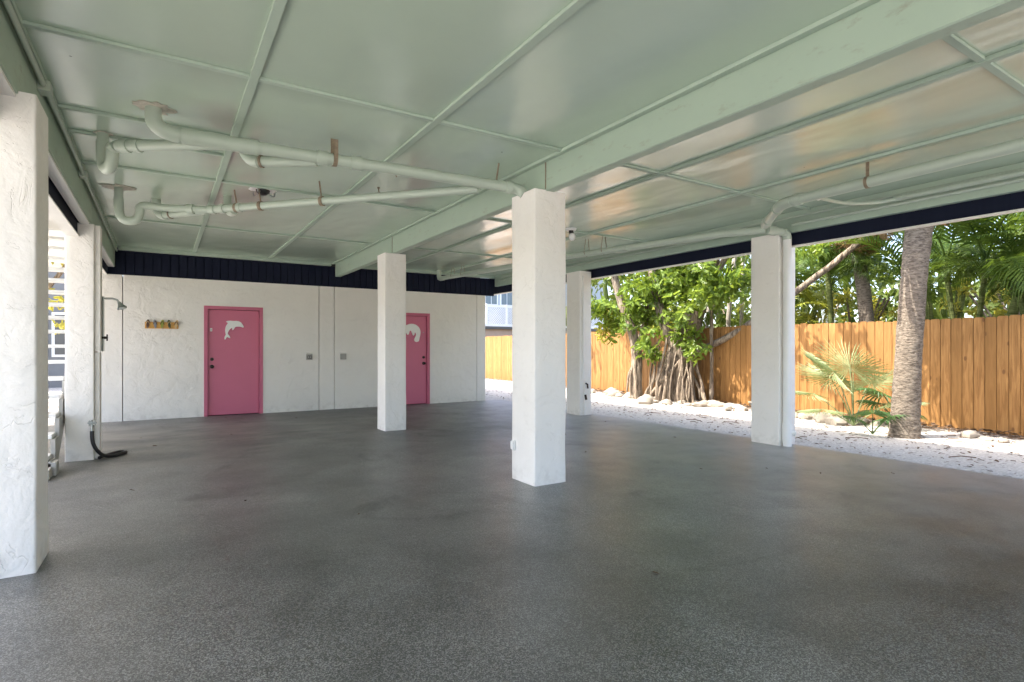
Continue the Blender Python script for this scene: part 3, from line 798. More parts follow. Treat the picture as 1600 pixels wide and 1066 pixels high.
while y < 33.9:
    xa, xb = fence_x(y) + .024, fence_x(y + .15) + .024
    mb.add([(xa, y, -.05), (xb, y + .148, -.05), (xb, y + .148, 1.77), (xa, y, 1.77), (xa + .015, y, -.05), (xb + .015, y + .148, -.05), (xb + .015, y + .148, 1.77), (xa + .015, y, 1.77)],
           [(0, 1, 2, 3), (7, 6, 5, 4), (0, 4, 5, 1), (1, 5, 6, 2), (2, 6, 7, 3), (3, 7, 4, 0)]); att += [float(int(y * 7) % 97)] * 6
    y += .15
mb.a = att
obj('backing_boards', mb, M['fence'], fr)
mb = MB(); att = []
for z in (.3, .95, 1.55):
    vs = []
    for yy in (-6, 34):
        for dx in (.042, .08):
            for dz in (0, .085): vs.append((fence_x(yy) + dx, yy, z + dz))
    mb.add(vs, [(0, 1, 3, 2), (4, 6, 7, 5), (0, 4, 5, 1), (2, 3, 7, 6), (0, 2, 6, 4), (1, 5, 7, 3)]); att += [float(900 + z)] * 6
mb.a = att
obj('rail', mb, M['fence'], fr)

# ------------------------------------------------------------------ vegetation helpers
def add_leaf(mb, p, d, n_, ln, wd, fold=.25, droop=.15):
    d = d.normalized(); s = d.cross(n_)
    if s.length < 1e-4: s = d.orthogonal()
    s.normalize(); n_ = s.cross(d)
    b0 = p; mid = p + d * ln * .5 - n_ * ln * droop * .3; tip = p + d * ln - n_ * ln * droop
    q = p + d * ln * .22; q2 = p + d * ln * .72 - n_ * ln * droop * .55
    u = n_ * wd * fold
    o = len(mb.v)
    mb.v += [b0, q + s * wd * .42 + u, q2 + s * wd * .38 + u, tip, q2 - s * wd * .38 + u, q - s * wd * .42 + u, mid]
    mb.f += [(o, o + 6, o + 1), (o + 1, o + 6, o + 2), (o + 2, o + 6, o + 3), (o, o + 5, o + 6), (o + 5, o + 4, o + 6), (o + 4, o + 3, o + 6)]
def rv(r): 
    while True:
        v = Vector((r.uniform(-1, 1), r.uniform(-1, 1), r.uniform(-1, 1)))
        if .05 < v.length < 1: return v
def leaf_cloud(mb, c, rad, n_, ln, r, wd=.5):
    c = Vector(c)
    nclump = max(3, n_ // 14)
    for _ in range(nclump):
        v = rv(r); v = v.normalized() * v.length ** .6
        cc = c + Vector((v.x * rad[0], v.y * rad[1], v.z * rad[2]))
        ax = (rv(r) + Vector((0, 0, .2)) + v * .6).normalized()
        for k in range(14):
            a = k * 2.4 + r.random(); h = k / 14
            side = ax.orthogonal().normalized(); side.rotate(Matrix.Rotation(a, 3, ax))
            d = (side + ax * (.2 + .5 * h) + Vector((0, 0, -.25))).normalized()
            nn = (ax + rv(r) * .4 + Vector((0, 0, .5))).normalized()
            l = ln * r.uniform(.7, 1.2)
            add_leaf(mb, cc + ax * (h - .5) * ln * 2.2 + rv(r) * ln * .3, d, nn, l, l * wd)
def frond_mesh(L=1.8, a0=1.15, droop=1.9, n_=38, ll=.5, lw=.03, r=rnd, vee=.35, hang=.35, petiole=.18):
    """pinnate frond along +x from the origin"""
    mb = MB(); pts = []; tg = []
    p = Vector((0, 0, 0)); N_ = 24
    for i in range(N_ + 1):
        s = i / N_; a = a0 - droop * s ** 1.3
        pts.append(p.copy()); t_ = Vector((math.cos(a), 0, math.sin(a))); tg.append(t_); p = p + t_ * L / N_
    mb.tube(pts, [.018 * (1 - .85 * i / N_) for i in range(N_ + 1)], 5)
    for k in range(n_):
        s = petiole + (1 - petiole) * (k + .5) / n_; i = min(int(s * N_), N_ - 1); u = s * N_ - i
        b0 = pts[i].lerp(pts[i + 1], u); t_ = tg[i]; up = Vector((-t_.z, 0, t_.x))
        for sd in (-1, 1):
            l = ll * (math.sin(math.pi * (.12 + .82 * (s - petiole) / (1 - petiole))) ** .7) * r.uniform(.85, 1.12)
            d = (Vector((0, sd, 0)) * 1. + t_ * (.45 + .7 * s) + up * vee * r.uniform(.6, 1.3)).normalized()
            wv = t_ * lw * .5
            m_ = b0 + d * l * .5; tp = b0 + d * l + Vector((0, 0, -hang * l * r.uniform(.7, 1.5)))
            m_ += Vector((0, 0, -hang * l * .18))
            o = len(mb.v)
            mb.v += [b0 - wv * .6, b0 + wv * .6, m_ + wv, m_ - wv, tp]
            mb.f += [(o, o + 1, o + 2, o + 3), (o + 3, o + 2, o + 4)]
    return mb
def fan_mesh(pl=.6, blade=.6, n_=34, spread=250, droop=.3, r=rnd, cup=.25, pet_lean=.35, wf=.85):
    """fan palm leaf: petiole rising from the origin toward +x, blade at its end"""
    mb = MB(); d0 = Vector((math.sin(pet_lean), 0, math.cos(pet_lean)))
    pts = [d0 * pl * t_ + Vector((.10 * t_ * t_ * pl, 0, -.05 * t_ * t_ * pl)) for t_ in (0, .25, .5, .75, 1)]
    mb.tube(pts, [.014, .012, .010, .009, .008], 6)
    hub = pts[-1]; ax = (pts[-1] - pts[-2]).normalized(); ax = (ax + Vector((.5, 0, -.1))).normalized()
    sd = Vector((0, 1, 0)); nn = ax.cross(sd).normalized()
    for k in range(n_):
        a = R(-spread / 2 + spread * k / (n_ - 1) + r.uniform(-2, 2))
        d = (ax * math.cos(a) + sd * math.sin(a)).normalized()
        l = blade * (1 - .25 * abs(a) / math.pi) * r.uniform(.88, 1.06)
        wv = d.cross(nn).normalized() * (l * .5 * math.tan(R(spread / n_ / 2)) * wf)
        lift = -nn * cup * l * .3
        m_ = hub + d * l * .5 + lift; tp = hub + d * l + lift * .6 + Vector((0, 0, -droop * l * r.uniform(.6, 1.4)))
        q = hub + d * l * .78 + lift + Vector((0, 0, -droop * l * .35))
        rid = nn * .012
        o = len(mb.v)
        mb.v += [hub, m_ + wv, m_ + rid, m_ - wv, q + wv * .7, q + rid, q - wv * .7, tp]
        mb.f += [(o, o + 1, o + 2), (o, o + 2, o + 3), (o + 1, o + 4, o + 5, o + 2), (o + 2, o + 5, o + 6, o + 3), (o + 4, o + 7, o + 5), (o + 5, o + 7, o + 6)]
    return mb
def mesh_only(name, mb, mat):
    o = obj(name, mb, mat); me = o.data; bpy.data.objects.remove(o); return me
def put(name, me, parent, loc, az, tilt=0., s=1., roll=0.):
    o = bpy.data.objects.new(name, me); col.objects.link(o); o.parent = parent
    o.location = Vector(loc) - ORG[parent]
    o.rotation_euler = (roll, tilt, az); o.scale = (s, s, s); return o

# ------------------------------------------------------------------ sabal palm in front of the fence
def knobbly(pts, rads, n=22, amp=.03, fz=9., seed=0.):
    base = MB().tube(pts, rads, n)
    k = 0
    for v in base.v:
        pass
    mb = MB(); P = cat_rom(pts, 14); rr = []
    for i in range(len(P)):
        u = i / (len(P) - 1) * (len(rads) - 1); j = min(int(u), len(rads) - 2); rr.append(rads[j] + (rads[j + 1] - rads[j]) * (u - j))
    mb.tube(P, rr, n)
    for i, v in enumerate(mb.v):
        c_ = P[min(i // n, len(P) - 1)]; d = v - c_
        if d.length > 1e-4:
            k = noise.noise(Vector((v.x * 6 + seed, v.y * 6, v.z * fz))) + .5 * noise.noise(Vector((v.x * 15, v.y * 15 + seed, v.z * fz * 2.6)))
            v += d.normalized() * k * amp
    return mb
t = root('sabal_palm', (9.42, 3.93, 0), 'thick grey palm trunk leaning slightly, standing in front of the right fence', 'palm tree')
pts = [(9.41, 3.94, -.05), (9.42, 3.93, .15), (9.43, 3.92, .5), (9.45, 3.90, 1.1), (9.48, 3.87, 1.8), (9.52, 3.84, 2.5), (9.56, 3.80, 3.1), (9.62, 3.73, 3.8), (9.66, 3.69, 4.35)]
obj('trunk', knobbly(pts, [.21, .195, .182, .172, .168, .168, .172, .175, .17], 26, .012, 12), M['palm_bark'], t, smooth=True)
fan_big = mesh_only('fan_leaf', fan_mesh(1.0, .95, 40, 240, .55, rnd, .3, .4), M['fan_dark'])
fan_dead = mesh_only('dead_frond', fan_mesh(.9, .85, 26, 150, .9, rnd, .1, .3), M['dead'])
for k in range(44):  # out-of-view crown, set low and dense to shade the fence
    put('frond', fan_big, t, (9.70, 3.66, 4.35), k * 2.399, R(rnd.uniform(-10, 84)), rnd.uniform(1., 1.25))
for k in range(6):
    put('dead_frond', fan_dead, t, (9.70, 3.66, 4.3), k * 1.1 + 1.2, R(rnd.uniform(118, 140)), rnd.uniform(.8, 1.))

# palmettos
fanA = mesh_only('fan_leaf', fan_mesh(.98, .72, 42, 290, .06, rnd, .22, .16, .42), M['fan'])
fanB = mesh_only('fan_leaf', fan_mesh(.50, .46, 26, 230, .38, rnd, .25, .35, .85), M['fan_dark'])
fanC = mesh_only('fan_leaf', fan_mesh(.86, .66, 36, 240, .14, rnd, .25, .22, .42), M['fan'])
t = root('palmetto', (10.0, 4.95, -.03), 'spiky silvery green palmetto in front of the fence, left of the thick palm trunk', 'palm shrub')
for az, tilt, s, me in ((.47, 4, 1.0, fanA), (1.35, 14, .95, fanA), (2.1, 30, .95, fanC), (-.3, 12, .85, fanA), (-1.15, 34, .85, fanC), (2.7, 44, .75, fanC), (.9, -8, 1.05, fanA), (1.9, 2, 1.0, fanA)):
    put('leaf', me, t, (10.0, 4.95, -.02), az, R(tilt), s)
t = root('palmetto', (9.25, 4.30, -.03), 'small drooping dark green palmetto at the foot of the thick palm trunk', 'palm shrub')
for az, tilt, s in ((3.6, 6, .8), (4.8, 12, .75), (5.9, 18, .6), (2.4, 16, .65)):
    put('leaf', fanB, t, (9.25, 4.30, -.02), az, R(tilt), s)
t = root('palmetto', (10.55, 4.45, 0), 'slim dark palmetto half hidden behind the thick palm trunk', 'palm shrub')
for az, tilt, s in ((2.6, 5, 1.2), (3.6, 28, .9), (1.6, 20, 1.)):
    put('leaf', fanB, t, (10.55, 4.45, 0), az, R(tilt), s)

# ------------------------------------------------------------------ palms behind the fence
frA = [mesh_only('frond', frond_mesh(1.9, 1.2, dr, 30, .62, .046, rnd, .30, hg), M['areca']) for dr, hg in ((1.9, .35), (2.3, .5), (1.6, .3))]
frY = [mesh_only('frond', frond_mesh(1.6, 1.2, 2.1, 28, .52, .046, rnd, .35, .35), M['areca_yellow']) for _ in range(2)]
def areca(loc, stems, label, mesh, seed, zs=(1.4, 2.6), nfr=7, s=1., spread=.9, group='feathery palms beyond the fence', tl=(-22, 38)):
    r = random.Random(seed)
    t = root('areca_palm', loc, label, 'palm tree', group)
    x, y, z = loc
    for k in range(stems):
        a = r.uniform(0, 6.28); lean = r.uniform(.1, spread); hgt = r.uniform(*zs)
        top = Vector((x + math.cos(a) * lean, y + math.sin(a) * lean, hgt))
        b0 = Vector((x + math.cos(a) * .2, y + math.sin(a) * .2, -.05))
        obj('stem', MB().tube(cat_rom([b0, b0.lerp(top, .5) + Vector((-math.cos(a) * .08, -math.sin(a) * .08, 0)), top], 5), .045, 9), M['stem'], t, smooth=True)
        for j in range(nfr):
            put('frond', r.choice(mesh), t, top - Vector((0, 0, .02 * j)), a + j * 2.4 + r.uniform(-.4, .4), R(r.uniform(*tl)), s * r.uniform(.75, 1.15), R(r.uniform(-15, 15)))
areca((12.6, 2.9, 0), 5, 'dense dark green feathery palm clump above the right end of the fence', frA, 3, (1.6, 2.9), 6, tl=(-25, 14))
areca((13.0, 4.4, 0), 3, 'dark green feathery palm clump right of the thick trunk, behind the fence', frA, 5, (1.6, 3.2), 6)
areca((12.5, 1.2, 0), 4, 'bright green feathery palm at the right picture edge behind the fence', frY, 9, (1.8, 3.2), 7, 1.1)
areca((13.4, 7.9, 0), 3, 'yellow-green feathery palm behind the fence, right of the downpipe column', frY, 12, (1.2, 2.4), 6, .9)
areca((13.2, 6.9, 0), 3, 'tall green feathery palm with a thin stem between downpipe column and grey trunk', frA, 21, (2.4, 3.3), 6, .9, .5)
areca((15.4, 9.6, 0), 4, 'green feathery palm behind the ficus limb, left of the downpipe column', frA, 31, (2., 3.6), 6, .95, .7)
areca((13.2, 12.6, 0), 3, 'yellowish feathery palm behind the left end of the ficus tree', frY, 41, (1.5, 2.3), 6, .9, .7)
areca((15.2, 5.6, 0), 4, 'tall feathery palm in the gap beside the grey trunk behind the fence', frA, 51, (3., 4.6), 6, 1., .8)
# leaning stem at the right
t = root('palm_tree', (12.4, 3.65, 0), 'slender brown palm stem leaning right above the fence', 'palm tree')
obj('trunk', MB().tube(cat_rom([(12.35, 3.85, -.05), (12.4, 3.7, 1.2), (12.45, 3.52, 2.0), (12.5, 3.3, 2.9), (12.55, 3.1, 3.7)], 6), .075, 12), M['stem'], t, smooth=True)
for k in range(9): put('frond', frA[k % 3], t, (12.55, 3.1, 3.7), k * 2.4, R(rnd.uniform(-10, 50)), 1.1)
# grey trunk behind fence with dead fronds
t = root('sabal_palm', (13.2, 6.25, 0), 'smooth grey palm trunk behind the fence with dry brown fronds hanging', 'palm tree')
obj('trunk', knobbly([(13.25, 6.2, -.05), (13.22, 6.24, 1.5), (13.15, 6.30, 2.6), (13.05, 6.38, 3.6), (13.0, 6.4, 5.2)], [.17, .15, .14, .13, .12], 18, .008, 8, 5.), M['palm_bark'], t, smooth=True)
for k in range(16): put('frond', fan_big, t, (13.0, 6.4, 5.2), k * 2.4, R(rnd.uniform(0, 95)), .95)
for k in range(7): put('dead_frond', fan_dead, t, (13.0, 6.4, 4.6), 3.6 + k * .45, R(rnd.uniform(112, 140)), 1.0)

# ------------------------------------------------------------------ ficus tree with aerial roots
t = root('ficus_tree', (10.9, 9.7, 0), 'leafy ficus tree with tangled aerial roots in front of the fence', 'tree')
r = random.Random(11)
def limb(name, pts, r0, r1, n=10, k=6):
    P = cat_rom(pts, k); rr = [r0 + (r1 - r0) * i / (len(P) - 1) for i in range(len(P))]
    mb = MB().tube(P, rr, n)
    for v in mb.v: v += Vector((noise.noise(v * 5), noise.noise(v * 5 + Vector((9, 0, 0))), 0)) * .02
    return obj(name, mb, M['fig_bark'], t, smooth=True)
limb('trunk', [(10.75, 9.85, -.05), (10.80, 9.8, .6), (10.92, 9.72, 1.2), (11.05, 9.55, 1.9), (11.2, 9.3, 2.7), (11.35, 9.0, 3.6)], .19, .12, 14)
limb('trunk', [(10.95, 9.55, -.05), (10.98, 9.5, .5), (11.0, 9.6, 1.1), (10.85, 9.9, 1.8), (10.75, 10.15, 2.7), (10.7, 10.3, 3.6)], .17, .10, 12)
limb('trunk', [(11.05, 9.75, -.05), (11.08, 9.7, .6), (11.12, 9.55, 1.3), (11.2, 9.25, 2.1), (11.25, 8.95, 3.0), (11.3, 8.7, 3.8)], .27, .15, 14)
limb('trunk', [(10.62, 10.72, -.05), (10.66, 10.75, .6), (10.72, 10.82, 1.3), (10.68, 11.0, 1.9), (10.6, 11.25, 2.5), (10.5, 11.5, 3.4)], .17, .10, 12)
limb('trunk', [(10.66, 10.90, -.05), (10.72, 10.85, .6), (10.78, 10.78, 1.4), (10.85, 10.6, 2.0), (10.9, 10.4, 3.2)], .09, .08, 10)
limb('branch', [(11.0, 9.6, 1.0), (11.25, 9.15, 1.25), (11.40, 8.35, 1.62), (11.55, 7.55, 2.12), (11.85, 6.95, 2.62), (12.15, 6.25, 3.22), (12.5, 5.6, 3.9)], .085, .06)
limb('branch', [(11.05, 9.5, 2.0), (11.15, 9.1, 2.35), (11.25, 8.75, 2.95), (11.35, 8.5, 3.5)], .10, .07)
limb('branch', [(11.2, 8.9, 2.6), (11.1, 9.1, 3.0), (11.0, 9.35, 3.5)], .035, .03)
limb('branch', [(11.15, 9.05, 2.5), (11.0, 9.45, 3.0), (10.9, 9.7, 3.5)], .03, .025)
limb('aerial_root', [(11.15, 8.75, -.03), (11.16, 8.76, 1.0), (11.2, 8.8, 2.5)], .05, .04)
limb('aerial_root', [(10.35, 10.05, .0), (10.5, 9.85, .35), (10.75, 9.5, .85), (11.0, 9.15, 1.35)], .04, .05)
limb('aerial_root', [(10.75, 9.25, -.03), (10.78, 9.3, .4), (10.8, 9.35, .9), (10.9, 9.3, 1.25)], .085, .07)
for k in range(38):
    a = r.uniform(0, 6.28); rad = r.uniform(.3, 1.0)
    bx, by = 10.75 + rad * math.cos(a) * .55, 9.62 + rad * math.sin(a) * 1.0
    tx, ty = 10.88 + .26 * math.cos(a), 9.62 + .52 * math.sin(a) + r.uniform(-.1, .1); hz = r.uniform(.5, 1.55)
    j = lambda s: r.uniform(-s, s)
    limb('aerial_root', [(bx, by, -.05), (bx + (tx - bx) * .25 + j(.05), by + (ty - by) * .25 + j(.05), hz * .3), (bx + (tx - bx) * .6 + j(.05), by + (ty - by) * .6 + j(.05), hz * .65), (tx, ty, hz)], r.uniform(.012, .042), r.uniform(.012, .03), 7, 4)
for k in range(9):
    a = r.uniform(0, 6.28); bx, by = 10.62 + .16 * math.cos(a), 10.78 + .2 * math.sin(a)
    limb('aerial_root', [(bx, by, -.05), (bx + r.uniform(-.05, .05), by, .5), (10.68 + .05 * math.cos(a), 10.8 + .05 * math.sin(a), r.uniform(.9, 1.5))], r.uniform(.02, .04), .02, 7, 4)
mb = MB()
for k in range(74):
    y = r.uniform(8.0, 12.0); z = r.uniform(1.9, 3.9) if r.random() < .85 else r.uniform(1.2, 1.9)
    low = 1.75 + .55 * abs(noise.noise(Vector((y * 1.3, 0, 0)))) + (.7 if y < 8.6 else 0)
    if z < low and not (8.9 < y < 9.4 or 9.95 < y < 10.45): z = low + .3
    x = 10.75 + r.uniform(-.55, .75)
    q = r.uniform(.24, .46)
    leaf_cloud(mb, (x, y, z), (q, q * 1.15, q * .8), int(r.uniform(34, 66)), .215, r, .54)
for c_, rad, n_ in (((10.5, 10.15, 1.2), (.2, .36, .25), 110), ((10.6, 9.1, 1.7), (.3, .3, .4), 130), ((10.65, 8.85, 1.2), (.22, .25, .25), 60), ((11.0, 9.6, 4.3), (1.6, 2.2, .5), 420), ((11.9, 7.5, 3.6), (.8, .9, .4), 160), ((9.9, 7.0, 4.3), (.9, 1.3, .4), 260), ((9.7, 11.4, 4.5), (.9, 1.6, .4), 230)):  # final clusters: unseen boughs added overhead to dapple the fence with shade
    leaf_cloud(mb, c_, rad, n_, .19, r, .52)
obj('crown', mb, M['fig_leaf'], t)
mb = MB()
for c, rad, n_ in (((10.4, 11.75, 2.35), (.2, .2, .2), 28), ((10.35, 11.6, 1.75), (.15, .2, .15), 28)): leaf_cloud(mb, c, rad, n_, .17, r, .5)
o = obj('foliage', mb, M['bush_yellow'], t); o['label'] = 'yellowing leaves low on the left of the crown'

r = random.Random(17)
for i, (x, y, lab) in enumerate(((12.3, 9.75, 'leftmost'), (12.6, 9.25, 'second from left'), (12.2, 8.75, 'third from left'), (12.8, 8.45, 'rightmost'))):
    t = root('young_tree', (x, y, 0), lab + ' of four pale thin bare trunks behind the fence, beside the ficus limb', 'tree', 'thin pale trunks behind the fence')
    obj('trunk', MB().tube(cat_rom([(x, y, -.05), (x + r.uniform(-.1, .1), y + r.uniform(-.1, .1), 1.8), (x + r.uniform(-.25, .25), y + r.uniform(-.25, .25), 4.2)], 6), .045 + .012 * (i % 2), 8), M['pale_bark'], t, smooth=True)
    mb = MB(); leaf_cloud(mb, (x, y, 4.3), (.6, .6, .5), 70, .17, r, .5); obj('crown', mb, M['fig_leaf'], t)
# ------------------------------------------------------------------ shrubs and woods beyond
def bush(loc, rad, n_, ln, mat, label, seed, stems=4):
    r = random.Random(seed)
    t = root('bush', (loc[0], loc[1], 0), label, 'bush', 'bushes beyond the fence')
    mb = MB(); leaf_cloud(mb, loc, rad, n_, ln, r, .45); obj('foliage', mb, M[mat], t)
    for k in range(stems):
        a = r.uniform(0, 6.28)
        obj('stem', MB().tube([(loc[0], loc[1], -.05), (loc[0] + .5 * rad[0] * math.cos(a), loc[1] + .5 * rad[1] * math.sin(a), loc[2]), (loc[0] + .8 * rad[0] * math.cos(a), loc[1] + .8 * rad[1] * math.sin(a), loc[2] + rad[2] * .6)], .025, 6), M['fig_bark'], t)
bush((15.0, 7.4, 1.9), (1.2, 1.2, 1.0), 500, .17, 'bush_yellow', 'yellow-green bush showing over the fence left of the grey trunk', 61)
bush((16.5, 9.5, 2.0), (1.6, 1.5, 1.5), 600, .18, 'bush', 'green bush behind the ficus limb over the fence', 62)
bush((15.5, 4.0, 1.9), (1.5, 1.6, 1.3), 600, .17, 'bush_yellow', 'yellow-green bush low behind the dark palm clumps', 63)
bush((14.5, 1.6, 2.0), (1.3, 1.5, 1.4), 500, .17, 'bush', 'green bush behind the right end of the fence', 64)
bush((18.5, 13.0, 2.2), (2., 2., 1.8), 700, .2, 'bush', 'large green bush behind the ficus tree', 65)
r = random.Random(99)
mb = MB()
for k in range(46):
    a = R(-14 + 62 * k / 45 + r.uniform(-2, 2)); dist = r.uniform(19, 29)
    c = (dist * math.cos(a), dist * math.sin(a), r.uniform(2., 6.5))
    leaf_cloud(mb, c, (3.0, 3.0, 2.6), 330, .38, r, .5)
    b0 = Vector((c[0], c[1], 0))
    mb.tube([b0, b0 + Vector((r.uniform(-.5, .5), r.uniform(-.5, .5), c[2]))], [.16, .08], 7)
o = obj('tree_line', mb, M['bush']); tag(o, 'hazy green woods beyond the palms', 'woods', kind='stuff')
# left side: trees behind the stairs
def small_tree(loc, h_, rad, n_, mat, label, seed, cat='tree'):
    r = random.Random(seed)
    t = root('leafy_tree', (loc[0], loc[1], 0), label, cat, 'trees behind the staircase')
    obj('trunk', MB().tube(cat_rom([(loc[0], loc[1], -.05), (loc[0] + .1, loc[1], h_ * .4), (loc[0], loc[1] + .1, h_ * .8)], 5), [.12 - .004 * i for i in range(11)], 9), M['fig_bark'], t, smooth=True)
    for k in range(4):
        a = r.uniform(0, 6.28)
        obj('limb', MB().tube([(loc[0] + .08, loc[1], h_ * .45), (loc[0] + rad[0] * .7 * math.cos(a), loc[1] + rad[1] * .7 * math.sin(a), h_ * .9)], .035, 6), M['fig_bark'], t)
    mb = MB(); leaf_cloud(mb, (loc[0], loc[1], h_ * .75), rad, n_, .2, r, .45); obj('crown', mb, M[mat], t)
small_tree((-2.9, 16.5, 0), 3.6, (1.5, 1.5, 1.7), 800, 'bush_yellow', 'yellow-green tree seen between the stair treads', 71)
small_tree((-4.6, 20., 0), 4.6, (2.0, 2.0, 2.2), 900, 'bush', 'taller green tree farther behind the staircase', 72)

# ------------------------------------------------------------------ neighbour house behind the far fence
t = root('neighbour_house', (19, 31, 0), 'grey-blue house with white lattice railing behind the far end of the fence', 'house')
def hb(x0, x1, y0_, y1_, z0, z1): return MB().box(x0, x1, y0_, y1_, z0, z1)
obj('wall', hb(15.5, 27, 30.2, 36, 2.6, 7.5), M['house_blue'], t)
obj('skirt', hb(15.4, 27, 29.2, 36, -.05, 2.45), M['house_tan'], t)
obj('deck_edge', hb(15.3, 27, 29.0, 30.2, 2.46, 2.60), M['dark_grey'], t)
obj('roof', MB().prism([(29.4, 7.5), (36.8, 7.5), (33, 9.4)], 'x', 15, 27.5), M['dark_grey'], t)
for x in (16.3, 17.45, 18.6, 20.6, 22.6):
    wd = obj('window', MB().box(x - .5, x + .5, 30.17, 30.199, 3.95, 5.2), M['white'], t)
    obj('pane', MB().box(x - .40, x - .03, 30.15, 30.169, 4.05, 5.1).box(x + .03, x + .40, 30.15, 30.169, 4.05, 5.1), M['pane'], wd)
mb = MB(); x = 15.3
for k in range(78):
    xa = 15.3 + k * .15
    for sg in (-1, 1):
        mb.add([(xa, 29.05 + .012 * sg, 2.75 if sg > 0 else 3.75), (xa + .05, 29.05 + .012 * sg, 2.75 if sg > 0 else 3.75), (xa + 1.05, 29.05 + .012 * sg, 3.75 if sg > 0 else 2.75), (xa + 1.0, 29.05 + .012 * sg, 3.75 if sg > 0 else 2.75),
                (xa, 29.07 + .012 * sg, 2.75 if sg > 0 else 3.75), (xa + .05, 29.07 + .012 * sg, 2.75 if sg > 0 else 3.75), (xa + 1.05, 29.07 + .012 * sg, 3.75 if sg > 0 else 2.75), (xa + 1.0, 29.07 + .012 * sg, 3.75 if sg > 0 else 2.75)],
               [(0, 1, 2, 3), (7, 6, 5, 4), (0, 4, 5, 1), (1, 5, 6, 2), (2, 6, 7, 3), (3, 7, 4, 0)])
mb.box(15.2, 28, 29.02, 29.12, 3.76, 3.9).box(15.2, 28, 29.02, 29.12, 2.61, 2.75)
for x in (15.25, 16.5, 17.9, 19.3, 21, 23): mb.box(x - .06, x + .06, 29.0, 29.13, 2.62, 3.95)
obj('lattice_railing', mb, M['lattice'], t)

t = root('neighbour_house', (-6, 25, 0), 'grey house with dark windows glimpsed behind the staircase', 'house')
obj('wall', MB().box(-12, -1.6, 24, 31, -.05, 6.4), M['house_grey'], t)
obj('roof', MB().prism([(23.3, 6.4), (31.7, 6.4), (27.5, 8.2)], 'x', -12.6, -1.0), M['dark_grey'], t)
for x in (-10.6, -8.9, -7.2, -5.5, -3.8, -2.5):
    for z in (1.0, 3.9):
        wd = obj('window', MB().box(x - .6, x + .6, 23.96, 23.999, z, z + 1.5), M['white'], t)
        obj('pane', MB().box(x - .52, x - .03, 23.94, 23.959, z + .08, z + 1.42).box(x + .03, x + .52, 23.94, 23.959, z + .08, z + 1.42), M['dark_grey'], wd)
# ------------------------------------------------------------------ rocks, planter, litter
def rock(loc, s, seed):
    mb = MB().ellipsoid((0, 0, 0), (1, 1, 1), 14, 9)
    r = random.Random(seed); sx, sy, sz = s * r.uniform(.8, 1.4), s * r.uniform(.8, 1.3), s * r.uniform(.5, .8)
    for v in mb.v:
        k = 1 + .35 * noise.noise(v * 1.3 + Vector((seed * 3.1, 0, 0))) + .16 * noise.noise(v * 3.7 + Vector((0, seed, 0)))
        v *= k; v.x *= sx; v.y *= sy; v.z *= sz
    mb.v = [v + Vector(loc) for v in mb.v]
    o = obj('rock', mb, M['rock'], smooth=True, origin=loc)
    return o
r = random.Random(5)
rk = 0
ZN = [('pale limestone rock among the ones heaped left of the ficus roots', 'rocks left of the ficus roots', 9.8, 13.2, 13, .75, .13),
      ('pale limestone rock lying along the gravel in front of the ficus roots', 'rocks in front of the ficus roots', 7.3, 9.7, 17, .85, .12),
      ('pale limestone rock beside the silvery palmetto near the fence', 'rocks beside the palmetto', 4.7, 6.9, 15, .95, .115),
      ('grey limestone rock on the mulch edge by the right end of the fence', 'rocks by the right end of the fence', 1.6, 3.5, 9, .75, .11)]
for lab, grp, ya, yb, n_, off, s in ZN:
    for k in range(n_):
        y = ya + (yb - ya) * (k + r.uniform(.1, .9)) / n_
        x = fence_x(y) - off + r.uniform(-.35, .25)
        if (x - 10.7) ** 2 + (y - 9.65) ** 2 < .3: x -= .6
        o = rock((x, y, r.uniform(-.02, .02)), s * r.uniform(.6, 1.45), rk + 1); rk += 1
        tag(o, lab, 'rock', grp)
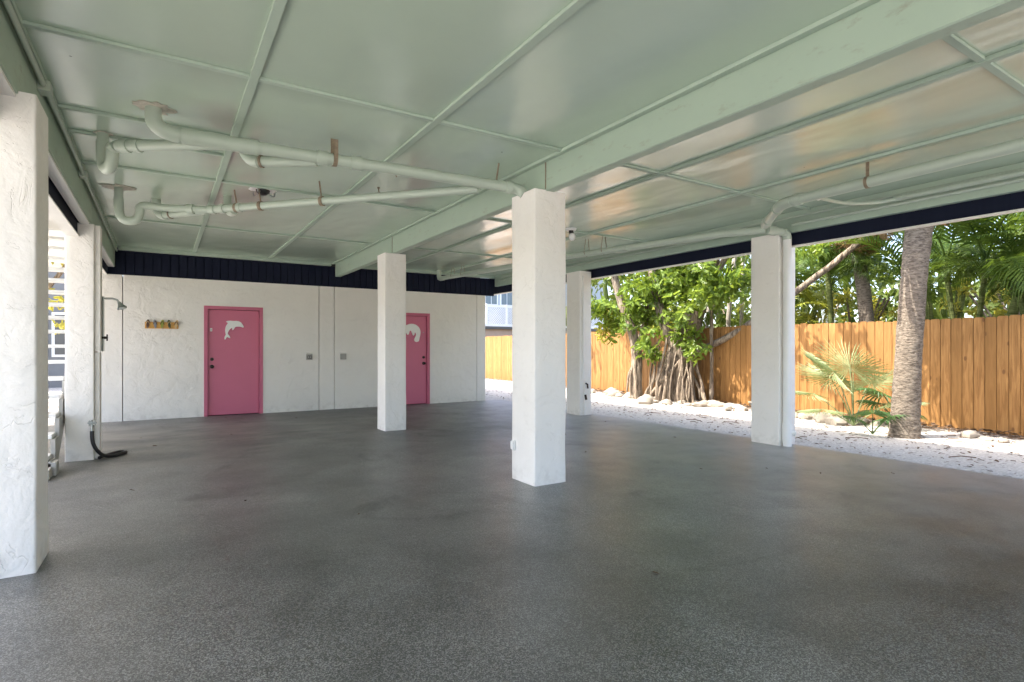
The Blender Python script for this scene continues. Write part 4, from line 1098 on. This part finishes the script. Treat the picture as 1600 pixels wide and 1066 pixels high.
t = root('planter_bowl', (10.9, 7.15, 0), 'shallow white planter bowl standing by the fence beside the downpipe column', 'planter')
obj('bowl', MB().tube([(10.75, 7.2, -.02), (10.75, 7.2, .05), (10.75, 7.2, .13), (10.75, 7.2, .15), (10.75, 7.2, .12)], [.12, .17, .23, .24, .20], 22), M['rock'], t, smooth=True)
mb = MB(); leaf_cloud(mb, (10.75, 7.2, .22), (.12, .12, .12), 28, .08, r, .4); obj('foliage', mb, M['bush'], t)
# dry leaves and twigs on gravel and floor
mb = MB()
def flat_leaf(x, y, z, s):
    a = r.uniform(0, 6.28); d = Vector((math.cos(a), math.sin(a), r.uniform(-.1, .3)))
    add_leaf(mb, Vector((x, y, z)), d, Vector((r.uniform(-.4, .4), r.uniform(-.4, .4), 1)), s, s * .45, .2, r.uniform(-.2, .2))
for k in range(2600):
    y = r.uniform(-1, 15); x = 7.4 + (fence_x(y) - 7.4) * r.random() ** .8
    flat_leaf(x, y, -.015, r.uniform(.02, .075))
for k in range(1500):
    y = r.uniform(0, 15); flat_leaf(fence_x(y) - abs(r.gauss(0, .35)) - .03, y, -.01 + r.uniform(0, .03), r.uniform(.04, .11))
for k in range(60):
    y = r.uniform(2, 14); x = r.uniform(8, fence_x(y)); a = r.uniform(0, 6.28); l = r.uniform(.1, .35)
    mb.tube([(x, y, -.015), (x + l * .5 * math.cos(a), y + l * .5 * math.sin(a), -.008), (x + l * math.cos(a + .3), y + l * math.sin(a + .3), -.015)], .006, 5)
for (x, y) in ((-.25, 9.6), (-.1, 8.75), (1.0, 11.6), (1.7, 11.3), (.9, 9.3), (4.5, 5.4), (5.1, 6.6), (4.9, 4.0), (5.5, 3.6), (5.8, 3.2), (6.3, 5.6), (2.4, 2.3), (1.3, 4.3), (.6, 5.2), (-.2, 6.1), (6.4, 2.8), (6.6, 7.4), (3.7, 9.6), (2.1, 10.9)):
    flat_leaf(x, y, .006, r.uniform(.03, .07))
o = obj('leaf_litter', mb, M['litter']); tag(o, 'dry leaves and twigs scattered over gravel and floor', 'leaves', kind='stuff')
